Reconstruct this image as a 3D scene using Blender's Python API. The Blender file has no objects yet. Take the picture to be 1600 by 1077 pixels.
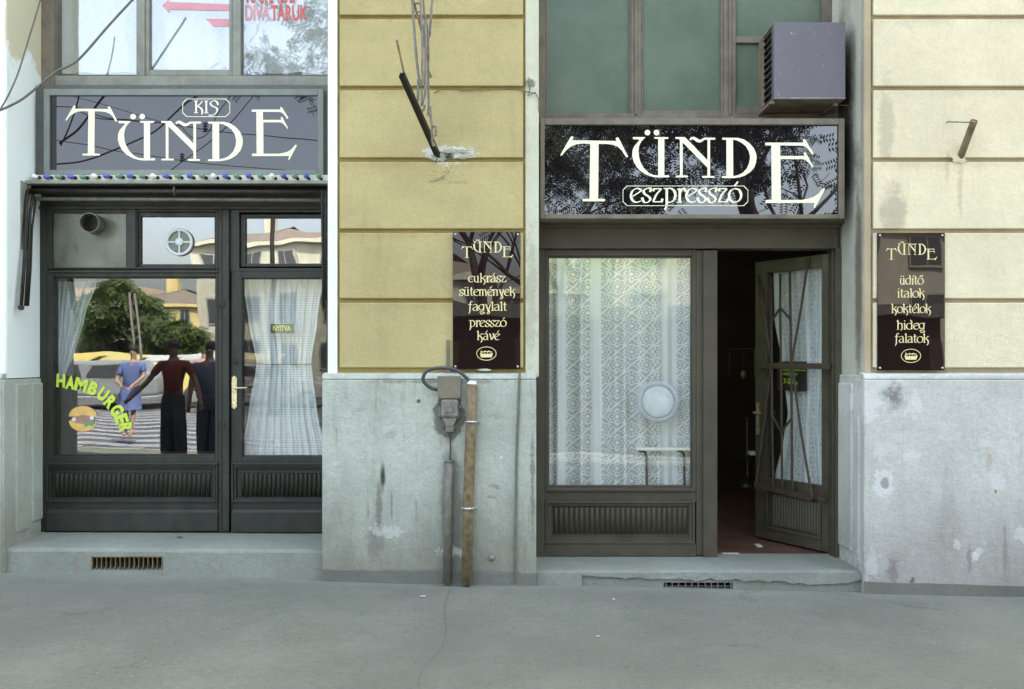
import bpy, bmesh, math, random
from mathutils import Vector, noise as mnoise
random.seed(7)
S = bpy.context.scene
COL = S.collection
# ------------------------------------------------------------------ camera
CAMD, ZC, F, HX, HY = 7.0, 1.55, 1556.0, 800.0, 560.0
cam = bpy.data.cameras.new('camera'); camo = bpy.data.objects.new('camera', cam); COL.objects.link(camo)
camo.location = (0, -CAMD, ZC); camo.rotation_euler = (math.radians(90), 0, 0)
cam.sensor_width = 36.0; cam.lens = F / 1600 * 36; cam.shift_y = (HY - 538.5) / 1600
cam.clip_start = 0.05; cam.clip_end = 2000
S.camera = camo
# ------------------------------------------------------------------ world and sun
SUN_EL, SUN_AZ = math.radians(56), math.radians(28)      # azimuth from +Y (behind the building) towards +X
w = bpy.data.worlds.new("World"); S.world = w; w.use_nodes = True
wn = w.node_tree.nodes; bg = wn['Background']
sky = wn.new('ShaderNodeTexSky'); sky.sky_type = 'NISHITA'; sky.sun_disc = False
sky.sun_elevation = SUN_EL; sky.sun_rotation = SUN_AZ
sky.air_density = 1.0; sky.dust_density = 5.0; sky.ozone_density = 0.0
hs = wn.new('ShaderNodeHueSaturation'); hs.inputs['Saturation'].default_value = .64      # hazy city air: a paler sky
w.node_tree.links.new(sky.outputs[0], hs.inputs['Color']); w.node_tree.links.new(hs.outputs[0], bg.inputs[0]); bg.inputs[1].default_value = 0.15
sl = bpy.data.lights.new('sun', 'SUN'); sl.energy = 4.2; sl.angle = math.radians(0.5); sl.color = (1, .96, .88)
so = bpy.data.objects.new('sun', sl); COL.objects.link(so)
sd = Vector((math.sin(SUN_AZ) * math.cos(SUN_EL), math.cos(SUN_AZ) * math.cos(SUN_EL), math.sin(SUN_EL)))
so.rotation_euler = sd.to_track_quat('Z', 'Y').to_euler(); so.location = sd * 60
S.view_settings.view_transform = 'Standard'; S.view_settings.look = 'None'
S.view_settings.gamma = 1; S.view_settings.exposure = 2.72
S.render.engine = 'CYCLES'
S.cycles.transparent_max_bounces = 24; S.cycles.max_bounces = 7; S.cycles.caustics_reflective = False; S.cycles.caustics_refractive = False

# ------------------------------------------------------------------ pixel <-> place on a plane at depth y
def X(px, y=0.0): return (px - HX) * (CAMD + y) / F
def Z(py, y=0.0): return ZC - (py - HY) * (CAMD + y) / F
def P(px, py, y=0.0): return Vector((X(px, y), y, Z(py, y)))
def RP(px, py, R, ym=0.36):                 # a point seen mirrored in the glass at depth ym, R metres in front of it
    d = CAMD + ym + R
    return Vector(((px - HX) * d / F, ym - R, ZC - (py - HY) * d / F))

# ------------------------------------------------------------------ node helper
class N:
    def __init__(s, name):
        s.m = bpy.data.materials.new(name); s.m.use_nodes = True
        s.t = s.m.node_tree; s.n = s.t.nodes; s.b = s.n['Principled BSDF']; s.out = s.n['Material Output']
        s._pos = None
    def new(s, t): return s.n.new(t)
    def link(s, a, b): s.t.links.new(a, b)
    def put(s, v, sock):
        if isinstance(v, bpy.types.NodeSocket): s.link(v, sock)
        elif v is not None:
            if isinstance(v, (tuple, list)) and len(v) == 3 and sock.type == 'RGBA': v = (*v, 1)
            sock.default_value = v
    def pos(s):
        if s._pos is None: s._pos = s.new('ShaderNodeNewGeometry').outputs['Position']
        return s._pos
    def uv(s): return s.new('ShaderNodeTexCoord').outputs['UV']
    def m2(s, op, a, b=None, c=None, clamp=False):
        n = s.new('ShaderNodeMath'); n.operation = op; n.use_clamp = clamp
        s.put(a, n.inputs[0])
        if b is not None: s.put(b, n.inputs[1])
        if c is not None: s.put(c, n.inputs[2])
        return n.outputs[0]
    def vm(s, op, a, b=None):
        n = s.new('ShaderNodeVectorMath'); n.operation = op
        s.put(a, n.inputs[0])
        if b is not None: s.put(b, n.inputs[1])
        return n.outputs[1] if op in ('LENGTH', 'DISTANCE', 'DOT_PRODUCT') else n.outputs[0]
    def sep(s, v):
        n = s.new('ShaderNodeSeparateXYZ'); s.put(v, n.inputs[0]); return n.outputs
    def comb(s, x, y, z):
        n = s.new('ShaderNodeCombineXYZ')
        for i, v in enumerate((x, y, z)): s.put(v, n.inputs[i])
        return n.outputs[0]
    def noise(s, scale, detail=4, rough=.55, stretch=(1, 1, 1), vec=None, col=False, off=(0, 0, 0)):
        v = vec if vec is not None else s.pos()
        v = s.vm('MULTIPLY', v, stretch)
        if off != (0, 0, 0): v = s.vm('ADD', v, off)
        n = s.new('ShaderNodeTexNoise'); n.inputs['Scale'].default_value = scale
        n.inputs['Detail'].default_value = detail; n.inputs['Roughness'].default_value = rough
        s.link(v, n.inputs['Vector'])
        return n.outputs['Color'] if col else n.outputs['Fac']
    def vor(s, scale, feature='F1', stretch=(1, 1, 1), rnd=1.0):
        n = s.new('ShaderNodeTexVoronoi'); n.voronoi_dimensions = '2D'; n.feature = feature; n.inputs['Scale'].default_value = scale
        n.inputs['Randomness'].default_value = rnd
        s.link(s.vm('MULTIPLY', s.pos(), stretch), n.inputs['Vector']); return n.outputs['Distance']
    def ramp(s, v, a, b, lo=0.0, hi=1.0):
        n = s.new('ShaderNodeMapRange'); n.interpolation_type = 'SMOOTHSTEP'
        s.put(v, n.inputs[0]); n.inputs[1].default_value = a; n.inputs[2].default_value = b
        n.inputs[3].default_value = lo; n.inputs[4].default_value = hi
        return n.outputs[0]
    def mix(s, f, a, b, mode='MIX'):
        n = s.new('ShaderNodeMix'); n.data_type = 'RGBA'; n.blend_type = mode
        s.put(f, n.inputs[0]); s.put(a, n.inputs[6]); s.put(b, n.inputs[7]); return n.outputs[2]
    def bump(s, h, strength=.3, dist=.01, normal=None):
        n = s.new('ShaderNodeBump'); n.inputs['Strength'].default_value = strength; n.inputs['Distance'].default_value = dist
        s.put(h, n.inputs['Height'])
        if normal is not None: s.link(normal, n.inputs['Normal'])
        return n.outputs[0]
    def blob(s, cx, cz, rx, rz, warp=.8, ns=9, soft=.5, axis=0):
        q = s.sep(s.pos()); ax = q[axis]
        dx = s.m2('DIVIDE', s.m2('SUBTRACT', ax, cx), rx); dz = s.m2('DIVIDE', s.m2('SUBTRACT', q[2], cz), rz)
        r = s.m2('SQRT', s.m2('ADD', s.m2('MULTIPLY', dx, dx), s.m2('MULTIPLY', dz, dz)))
        r = s.m2('ADD', r, s.m2('MULTIPLY', s.m2('SUBTRACT', s.noise(ns, 9, .78), .5), warp * 5.5))
        return s.ramp(r, 1.0, 1.0 - soft)
    def fin(s, col=None, rough=None, metal=None, normal=None, spec=None, **kw):
        s.put(col, s.b.inputs['Base Color'])
        if rough is not None: s.put(rough, s.b.inputs['Roughness'])
        if metal is not None: s.put(metal, s.b.inputs['Metallic'])
        if normal is not None: s.link(normal, s.b.inputs['Normal'])
        if spec is not None: s.put(spec, s.b.inputs['Specular IOR Level'])
        return s.m

def plain(name, col, rough=.5, metal=0, var=.15, scale=14, bump=.1, spec=.5, dirt=0.0, dcol=(.05, .045, .035)):
    n = N(name)
    f = n.noise(scale, 5, .6)
    c = n.mix(n.ramp(f, .3, .7), tuple(v * (1 - var) for v in col), tuple(min(1, v * (1 + var)) for v in col))
    if dirt:
        c = n.mix(n.m2('MULTIPLY', n.ramp(n.noise(5, 6, .7, (1, 1, .35)), .5, .72), dirt), c, dcol)
    r = n.ramp(n.noise(scale * 2, 3), .3, .7, max(.03, rough - .1), min(1, rough + .1))
    return n.fin(c, r, metal, n.bump(n.noise(scale * 9, 4), bump, .004) if bump else None, spec)

def plaster(name, col, stains=(), grain=.5, mott=.12, streak=.25, scol=(.11, .105, .08), base_dirt=None, rough=.9, ledge=0):
    n = N(name)
    big = n.ramp(n.noise(1.3, 6, .6), .3, .7); med = n.ramp(n.noise(9, 6, .65), .3, .72)
    c = n.mix(big, tuple(v * (1 - mott) for v in col), tuple(v * (1 + mott) for v in col))
    c = n.mix(n.m2('MULTIPLY', med, .25), c, tuple(v * .78 for v in col))
    st = n.ramp(n.noise(6, 7, .72, (1, 1, .12)), .52, .8)
    c = n.mix(n.m2('MULTIPLY', st, streak), c, scol)
    fine = n.ramp(n.noise(38, 8, .78, off=(8, 3, 1)), .38, .66)
    c = n.mix(n.m2('MULTIPLY', fine, .34 * grain), c, tuple(v * .62 for v in col))
    pt_ = n.ramp(n.noise(11, 9, .8, off=(1, 9, 5)), .52, .60)
    c = n.mix(n.m2('MULTIPLY', pt_, .15 * grain), c, tuple(min(1, v * 1.22) for v in col))
    dr = n.m2('MULTIPLY', n.ramp(n.noise(20, 6, .7, (1, 1, .07), off=(2, 2, 2)), .56, .70), n.ramp(n.noise(2.2, 3, .6, off=(5, 0, 3)), .44, .60))
    c = n.mix(n.m2('MULTIPLY', dr, streak * .8), c, scol)
    if ledge:                                       # soot washed down under each groove
        fz = n.m2('FRACT', n.m2('DIVIDE', n.m2('SUBTRACT', ledge - .015 + 5, n.sep(n.pos())[2]), .4994))
        sm_ = n.m2('MULTIPLY', n.ramp(n.m2('ADD', fz, n.m2('MULTIPLY', n.noise(5, 7, .75, (1, 1, .3)), .28)), .34, .13), n.ramp(n.noise(3, 5, .7, off=(4, 4, 4)), .40, .62))
        c = n.mix(n.m2('MULTIPLY', sm_, .34), c, tuple(v * .5 for v in col))
        ed = n.ramp(n.noise(30, 5, .8, off=(0, 6, 0)), .60, .64)
        c = n.mix(n.m2('MULTIPLY', n.m2('MULTIPLY', ed, n.ramp(fz, .93, .97)), .5), c, (.6, .58, .48))
    sp = n.ramp(n.noise(75, 3, .7), .60, .70)
    c = n.mix(n.m2('MULTIPLY', sp, .30 * grain), c, tuple(v * .45 for v in col))
    sp2 = n.ramp(n.noise(85, 3, .7, off=(3, 1, 7)), .60, .76)
    c = n.mix(n.m2('MULTIPLY', sp2, .25 * grain), c, tuple(min(1, v * 1.5) for v in col))
    if base_dirt:                                   # grime band climbing from the pavement, its edge ragged
        z0, z1, amt = base_dirt
        zz = n.m2('ADD', n.sep(n.pos())[2], n.m2('MULTIPLY', n.m2('SUBTRACT', n.noise(3.5, 6, .7, (1, 1, .35)), .5), 1.1))
        c = n.mix(n.m2('MULTIPLY', n.ramp(zz, z1, z0), amt), c, scol)
    for (cx, cz, rx, rz, sc, amt, warp, ns, soft, *ax_) in stains:
        c = n.mix(n.m2('MULTIPLY', n.blob(cx, cz, rx, rz, warp, ns, soft, ax_[0] if ax_ else 0), amt), c, sc)
    h = n.m2('ADD', n.m2('MULTIPLY', n.noise(70, 6, .7), .8), n.m2('MULTIPLY', n.noise(14, 5, .6), 1.4))
    return n.fin(c, rough, 0, n.bump(h, .85 * grain + .1, .007), .25)

def glass_mat(name, tint=(.97, .99, .98), base=.07, top=.9, rough=.0, wav=.012, ws=2.2, dirt=.04):
    n = N(name); n.n.remove(n.b)
    tr = n.new('ShaderNodeBsdfTransparent'); tr.inputs[0].default_value = (*tint, 1)
    gl = n.new('ShaderNodeBsdfGlossy'); gl.inputs['Roughness'].default_value = rough
    fr = n.new('ShaderNodeLayerWeight'); fr.inputs[0].default_value = .5
    f = n.m2('MULTIPLY_ADD', n.m2('POWER', fr.outputs['Facing'], 4), top - base, base)
    b = n.bump(n.noise(ws, 1, .4), wav, .2)
    n.link(b, gl.inputs['Normal'])
    mx = n.new('ShaderNodeMixShader'); n.put(f, mx.inputs[0]); n.link(tr.outputs[0], mx.inputs[1]); n.link(gl.outputs[0], mx.inputs[2])
    df = n.new('ShaderNodeBsdfDiffuse'); df.inputs[0].default_value = (.6, .62, .58, 1)
    m2_ = n.new('ShaderNodeMixShader'); n.put(n.ramp(n.noise(6, 7, .7, (1, 1, .5)), .4, .8, dirt * .3, dirt * 2), m2_.inputs[0])
    n.link(mx.outputs[0], m2_.inputs[1]); n.link(df.outputs[0], m2_.inputs[2])
    n.link(m2_.outputs[0], n.out.inputs['Surface']); return n.m

def mirror_board(name, base, refl=.10, wav=.01):    # black glass sign: dark body under a clear glossy face
    n = N(name); n.n.remove(n.b)
    df = n.new('ShaderNodeBsdfDiffuse'); n.put(n.mix(n.ramp(n.noise(40, 4, .7), .5, .8, 0, .25), base, tuple(v * 2 for v in base)), df.inputs[0])
    gl = n.new('ShaderNodeBsdfGlossy'); gl.inputs['Roughness'].default_value = .0
    n.link(n.bump(n.noise(2.0, 1, .4), wav, .2), gl.inputs['Normal'])
    mx = n.new('ShaderNodeMixShader'); mx.inputs[0].default_value = refl
    n.link(df.outputs[0], mx.inputs[1]); n.link(gl.outputs[0], mx.inputs[2]); n.link(mx.outputs[0], n.out.inputs['Surface'])
    return n.m

def lace_mat(name, a=.19, b=.19, kind='lace', col=(.74, .78, .76), lo=.3):
    n = N(name); n.n.remove(n.b)
    q = n.sep(n.uv()); u = n.m2('DIVIDE', q[0], a); v = n.m2('DIVIDE', q[1], b)
    if kind == 'lace':
        def cell(o):
            fu = n.m2('SUBTRACT', n.m2('FRACT', n.m2('ADD', u, o)), .5); fv = n.m2('SUBTRACT', n.m2('FRACT', n.m2('ADD', v, o)), .5)
            r = n.m2('SQRT', n.m2('ADD', n.m2('MULTIPLY', fu, fu), n.m2('MULTIPLY', fv, fv)))
            th = n.m2('ARCTAN2', fv, fu)
            return fu, fv, r, th
        c1, c2 = cell(10.0), cell(10.5)
        near = n.m2('LESS_THAN', c1[2], c2[2])
        r = n.m2('MINIMUM', c1[2], c2[2])
        th = n.m2('ADD', n.m2('MULTIPLY', near, c1[3]), n.m2('MULTIPLY', n.m2('SUBTRACT', 1, near), c2[3]))
        rr = n.m2('MULTIPLY', r, n.m2('MULTIPLY_ADD', n.m2('ABSOLUTE', n.m2('COSINE', n.m2('MULTIPLY', th, 4))), -.22, 1.13))
        def band(x, c, wd): return n.m2('LESS_THAN', n.m2('ABSOLUTE', n.m2('SUBTRACT', x, c)), wd)
        ring = band(rr, .265, .028)
        petal = n.m2('MULTIPLY', band(r, .16, .035), n.m2('GREATER_THAN', n.m2('COSINE', n.m2('MULTIPLY', th, 10)), -.1))
        core = n.m2('LESS_THAN', r, .065)
        net = n.m2('MULTIPLY', n.m2('LESS_THAN', rr, .265), .62)
        s1 = n.m2('MULTIPLY', n.m2('SINE', n.m2('MULTIPLY', n.m2('SUBTRACT', u, v), 6.2832)), .06)
        l1 = band(n.m2('FRACT', n.m2('ADD', n.m2('ADD', u, v), s1)), .5, .028)
        l2 = band(n.m2('FRACT', n.m2('ADD', n.m2('ADD', n.m2('SUBTRACT', u, v), 20), s1)), .5, .028)
        vn = n.new('ShaderNodeTexVoronoi'); vn.inputs['Scale'].default_value = 5.0
        n.link(n.comb(u, v, 0), vn.inputs['Vector'])
        flo = n.m2('MULTIPLY', n.m2('LESS_THAN', n.m2('ABSOLUTE', n.m2('SUBTRACT', vn.outputs['Distance'], .30)), .09), n.m2('GREATER_THAN', r, .30))
        m = lo
        for x in (ring, petal, core, net, l1, l2, n.m2('MULTIPLY', flo, .8)): m = n.m2('MAXIMUM', m, x)
        fold = n.ramp(n.noise(1.0, 2, .5, vec=n.comb(n.m2('ADD', n.m2('MULTIPLY', q[0], 9.0), n.m2('MULTIPLY', n.noise(1.2, 1, .5, vec=n.comb(0, 0, q[1])), .5)), 3.3, 0)), .53, .56)
        m = n.m2('MAXIMUM', m, n.m2('MULTIPLY', fold, .97))
        op = n.m2('MULTIPLY', m, .95)
    elif kind == 'sheer':
        st = n.m2('ABSOLUTE', n.m2('SUBTRACT', n.m2('FRACT', n.m2('MULTIPLY', q[1], 55)), .5))
        op = n.ramp(st, .1, .4, lo, .93)
    else:                                           # diamond net
        d1 = n.m2('LESS_THAN', n.m2('ABSOLUTE', n.m2('SUBTRACT', n.m2('FRACT', n.m2('ADD', u, v)), .5)), .10)
        d2 = n.m2('LESS_THAN', n.m2('ABSOLUTE', n.m2('SUBTRACT', n.m2('FRACT', n.m2('ADD', n.m2('SUBTRACT', u, v), 50)), .5)), .10)
        op = n.m2('MULTIPLY', n.m2('MAXIMUM', n.m2('MAXIMUM', d1, d2), lo), .95)
    tr = n.new('ShaderNodeBsdfTransparent'); df = n.new('ShaderNodeBsdfDiffuse'); tl = n.new('ShaderNodeBsdfTranslucent')
    df.inputs[0].default_value = (*col, 1); tl.inputs[0].default_value = (*col, 1)
    a1 = n.new('ShaderNodeMixShader'); a1.inputs[0].default_value = .15; n.link(df.outputs[0], a1.inputs[1]); n.link(tl.outputs[0], a1.inputs[2])
    mx = n.new('ShaderNodeMixShader'); n.put(op, mx.inputs[0]); n.link(tr.outputs[0], mx.inputs[1]); n.link(a1.outputs[0], mx.inputs[2])
    n.link(mx.outputs[0], n.out.inputs['Surface']); return n.m

# ------------------------------------------------------------------ mesh helper
WO = {}
def origin(o): return WO.get(o.name, Vector((0, 0, 0)))
class MB:
    def __init__(s): s.v = []; s.f = []; s.uv = None; s.sm = False
    def add(s, vs, fs):
        k = len(s.v); s.v += [Vector(p) for p in vs]; s.f += [tuple(i + k for i in f) for f in fs]; return s
    def box(s, x0, x1, y0, y1, z0, z1):
        if x0 > x1: x0, x1 = x1, x0
        if y0 > y1: y0, y1 = y1, y0
        if z0 > z1: z0, z1 = z1, z0
        vs = [(x, y, z) for x in (x0, x1) for y in (y0, y1) for z in (z0, z1)]
        return s.add(vs, [(0, 1, 3, 2), (4, 6, 7, 5), (0, 4, 5, 1), (2, 3, 7, 6), (0, 2, 6, 4), (1, 5, 7, 3)])
    def pbox(s, px0, px1, py0, py1, yf, yb):        # box whose front face fills these pixels of the plane y = yf
        return s.box(X(px0, yf), X(px1, yf), yf, yb, Z(py0, yf), Z(py1, yf))
    def pframe(s, px0, px1, py0, py1, wd, yf, yb):  # four mitre-free rails
        w2 = wd if isinstance(wd, (tuple, list)) else (wd,) * 4      # left right top bottom
        s.pbox(px0, px0 + w2[0], py0, py1, yf, yb); s.pbox(px1 - w2[1], px1, py0, py1, yf, yb)
        s.pbox(px0 + w2[0], px1 - w2[1], py0, py0 + w2[2], yf, yb); s.pbox(px0 + w2[0], px1 - w2[1], py1 - w2[3], py1, yf, yb)
        return s
    def tube(s, pts, r, n=8, cap=True, square=False):
        pts = [Vector(p) for p in pts]; rs = r if isinstance(r, (list, tuple)) else [r] * len(pts)
        k = len(s.v); up = None
        for i, p in enumerate(pts):
            t = (pts[min(i + 1, len(pts) - 1)] - pts[max(i - 1, 0)])
            if t.length < 1e-9: t = Vector((0, 0, 1))
            t.normalize()
            if up is None:
                up = Vector((0, 0, 1)) if abs(t.z) < .9 else Vector((0, 1, 0))
            a = t.cross(up)
            if a.length < 1e-5: a = t.cross(Vector((1, 0, 0)))
            a.normalize(); b = a.cross(t).normalized(); up = b
            for j in range(n):
                an = 2 * math.pi * (j + (.5 if square else 0)) / n
                s.v.append(p + (a * math.cos(an) + b * math.sin(an)) * rs[i])
        for i in range(len(pts) - 1):
            for j in range(n):
                s.f.append((k + i * n + j, k + i * n + (j + 1) % n, k + (i + 1) * n + (j + 1) % n, k + (i + 1) * n + j))
        if cap:
            s.f.append(tuple(k + j for j in range(n))[::-1]); s.f.append(tuple(k + (len(pts) - 1) * n + j for j in range(n)))
        return s
    def lathe(s, c, prof, n=20, axis='Z'):          # prof: (radius, offset along axis)
        c = Vector(c); k = len(s.v)
        for (r, h) in prof:
            for j in range(n):
                a = 2 * math.pi * j / n; q = (r * math.cos(a), r * math.sin(a))
                s.v.append(c + (Vector((q[0], q[1], h)) if axis == 'Z' else Vector((q[0], h, q[1])) if axis == 'Y' else Vector((h, q[0], q[1]))))
        for i in range(len(prof) - 1):
            for j in range(n): s.f.append((k + i * n + j, k + i * n + (j + 1) % n, k + (i + 1) * n + (j + 1) % n, k + (i + 1) * n + j))
        s.f.append(tuple(k + j for j in range(n))[::-1]); s.f.append(tuple(k + (len(prof) - 1) * n + j for j in range(n)))
        return s
    def ell(s, c, r, nu=14, nv=9):
        c = Vector(c); k = len(s.v)
        for i in range(nv + 1):
            ph = math.pi * i / nv
            for j in range(nu):
                th = 2 * math.pi * j / nu
                s.v.append(c + Vector((r[0] * math.sin(ph) * math.cos(th), r[1] * math.sin(ph) * math.sin(th), r[2] * math.cos(ph))))
        for i in range(nv):
            for j in range(nu): s.f.append((k + i * nu + j, k + (i + 1) * nu + j, k + (i + 1) * nu + (j + 1) % nu, k + i * nu + (j + 1) % nu))
        return s
    def prism(s, poly, y0, y1):                     # poly of (x, z), extruded along y; concave allowed
        k = len(s.v); m = len(poly)
        s.v += [Vector((p[0], y0, p[1])) for p in poly] + [Vector((p[0], y1, p[1])) for p in poly]
        s.f.append(tuple(range(k, k + m))); s.f.append(tuple(range(k + 2 * m - 1, k + m - 1, -1)))
        for i in range(m): s.f.append((k + i, k + (i + 1) % m, k + m + (i + 1) % m, k + m + i))
        return s
    def build(s, name, mat, parent=None, bevel=0, smooth=False, kind=None, label=None, cat=None, group=None, seg=2, tri=False):
        vs = s.v; xs = [v.x for v in vs]; ys = [v.y for v in vs]; zs = [v.z for v in vs]
        c = Vector(((min(xs) + max(xs)) / 2, (min(ys) + max(ys)) / 2, min(zs)))
        me = bpy.data.meshes.new(name); me.from_pydata([tuple(v - c) for v in vs], [], s.f)
        if s.uv:
            ul = me.uv_layers.new(name='UVMap')
            for l in me.loops: ul.data[l.index].uv = s.uv[l.vertex_index]
        bm = bmesh.new(); bm.from_mesh(me)
        if tri:
            bmesh.ops.triangulate(bm, faces=[f for f in bm.faces if len(f.verts) > 4])
        if not s.uv: bmesh.ops.recalc_face_normals(bm, faces=bm.faces)
        bm.to_mesh(me); bm.free()
        if smooth:
            me.shade_smooth()
        me.materials.append(mat)
        o = bpy.data.objects.new(name, me); COL.objects.link(o)
        WO[o.name] = c
        if parent is not None: o.parent = parent; o.location = c - origin(parent)
        else: o.location = c
        if bevel:
            b = o.modifiers.new('bevel', 'BEVEL'); b.width = bevel; b.segments = seg; b.limit_method = 'ANGLE'; b.angle_limit = math.radians(40)
        tag(o, label, cat, group, kind)
        return o
def tag(o, label=None, cat=None, group=None, kind=None):
    if label: o['label'] = label
    if cat: o['category'] = cat
    if group: o['group'] = group
    if kind: o['kind'] = kind
    return o
def thing(name, loc, label, cat, group=None):
    o = bpy.data.objects.new(name, None); COL.objects.link(o); o.location = loc; o.empty_display_size = .1
    WO[o.name] = Vector(loc); tag(o, label, cat, group); return o
def copy_part(o, parent, delta, mat=None, off=None):
    c = o.copy(); COL.objects.link(c); c.parent = parent; WO[c.name] = origin(o) + delta
    c.location = (WO[c.name] - origin(parent)) if parent else WO[c.name]
    return c

# ------------------------------------------------------------------ materials
def stn(px, py, y, rpx, rpy, col, amt, warp=.5, ns=9, soft=.6):
    k = (CAMD + y) / F
    return (X(px, y), Z(py, y), rpx * k, rpy * k, col, amt, warp, ns, soft)
SOOT = (.06, .05, .04); WHT = (.68, .69, .65); GRY = (.13, .13, .11)
YEL = (.50, .43, .205); CRM = (.77, .705, .48)
M = {}
M['yellow'] = plaster('yellow_plaster', YEL, [
    stn(700, 243, 0, 46, 15, (.62, .62, .54), .9, .5, 16, .2), stn(712, 285, 0, 30, 4, GRY, .25, .6, 20),
    stn(800, 200, 0, 8, 90, (.38, .31, .16), .25, .5, 6),
    stn(700, 450, 0, 10, 110, (.36, .30, .16), .35, .5, 8)],
    grain=.6, mott=.12, streak=.3, scol=(.28, .22, .10), ledge=Z(470))
M['groove'] = plaster('yellow_groove', (.40, .31, .11), grain=.5, mott=.15, streak=.2)
M['cream'] = plaster('cream_plaster', CRM, [
    stn(1385, 190, 0, 16, 80, (.34,.3,.22), .45, .5, 6), stn(1398, 340, 0, 26, 70, (.30,.26,.2), .5, .5, 6), stn(1500, 300, 0, 6, 50, (.4, .33, .2), .4, .6, 10),
    stn(1480, 260, 0, 5, 40, (.42, .36, .2), .3, .6, 12)],
    grain=.5, mott=.09, streak=.25, scol=(.42, .36, .22), ledge=Z(470))
M['cream_groove'] = plaster('cream_groove', (.46, .39, .25), grain=.5, mott=.15, streak=.2)
M['edge'] = plaster('pale_edge_plaster', (.60, .62, .46), [
    stn(830, 470, 0, 12, 120, (.34, .33, .25), .5, .8, 8), stn(828, 130, 0, 12, 10, SOOT, .7, .9, 20)], grain=.5, streak=.45, scol=(.3, .29, .22))
M['white_edge'] = plaster('white_edge_paint', (.88, .94, .84), [stn(18, 40, 0, 20, 60, (.7, .66, .48), .8, .2, 5)], grain=.25, mott=.04, streak=.07, scol=(.5, .5, .45))
M['sooty'] = plaster('sooty_reveal_plaster', (.55, .56, .46), [
    (.42, 3.45, .30, .85, SOOT, .95, .2, 4, .7, 1), (.30, 2.95, .30, .30, (.07, .055, .045), .7, .3, 5, .7, 1), (.10, 2.1, .11, .95, (.15, .12, .08), .85, .22, 6, .7, 1),
    (.02, 3.3, .05, 1.2, (.2, .17, .12), .5, .2, 5, .7, 1)],
    grain=.6, mott=.15, streak=.55, scol=(.15, .135, .10))
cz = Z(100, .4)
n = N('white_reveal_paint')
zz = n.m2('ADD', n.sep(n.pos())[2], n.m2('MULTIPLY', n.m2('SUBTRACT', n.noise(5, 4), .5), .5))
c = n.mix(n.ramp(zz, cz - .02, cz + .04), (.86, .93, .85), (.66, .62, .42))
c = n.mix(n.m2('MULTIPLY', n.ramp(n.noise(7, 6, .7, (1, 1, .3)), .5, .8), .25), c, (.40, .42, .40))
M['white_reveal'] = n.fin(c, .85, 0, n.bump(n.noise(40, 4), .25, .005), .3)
PL = (.50, .54, .45)
M['plinth'] = plaster('plinth_render', PL, [
    stn(598, 745, -.06, 6, 36, (.045, .045, .03), .95, .25, 8, .8), stn(592, 790, -.06, 7, 50, (.12, .12, .09), .6, .5, 10), stn(588, 845, -.06, 14, 50, (.2, .2, .17), .55, .7, 8),
    stn(700, 650, -.06, 26, 42, (.13, .125, .10), .85, .25, 14, .4), stn(706, 790, -.06, 20, 120, (.20, .20, .165), .75, .3, 10, .5),
    stn(690, 596, -.06, 150, 4, (.19, .19, .16), .6, .7, 12, .7), stn(654, 627, -.06, 4, 4, (.1, .1, .08), .95, .2, 9, .3), stn(650, 640, -.06, 1.5, 10, WHT, .6, .9, 13, .4),
    stn(775, 760, -.06, 12, 7, (.25, .24, .2), .6, .6, 20), stn(775, 650, -.06, 18, 8, (.27, .26, .2), .4, .9, 22), stn(606, 830, -.06, 30, 12, (.66, .68, .62), .45, .9, 12),
    stn(710, 862, -.06, 30, 9, (.68, .70, .66), .6, .9, 26), stn(770, 777, -.06, 10, 4, (.15, .13, .1), .5, .9, 22), stn(560, 640, -.06, 9, 6, (.3, .3, .26), .5, .9, 30),
    stn(610, 680, -.06, 14, 9, (.32, .33, .29), .5, .9, 25), stn(783, 715, -.06, 2.5, 2.5, (.8, .8, .75), .9, .3, 20),
    stn(612, 790, -.06, 2, 28, (.15, .14, .11), .55, .5, 12), stn(832, 760, -.06, 4, 90, (.12, .11, .09), .55, .7, 9),
    stn(670, 897, -.06, 200, 9, (.20, .20, .175), .85, .15, 6, .5)],
    grain=1.1, mott=.16, streak=.6, scol=(.17, .165, .12), base_dirt=(-.08, .85, .75))
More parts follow.
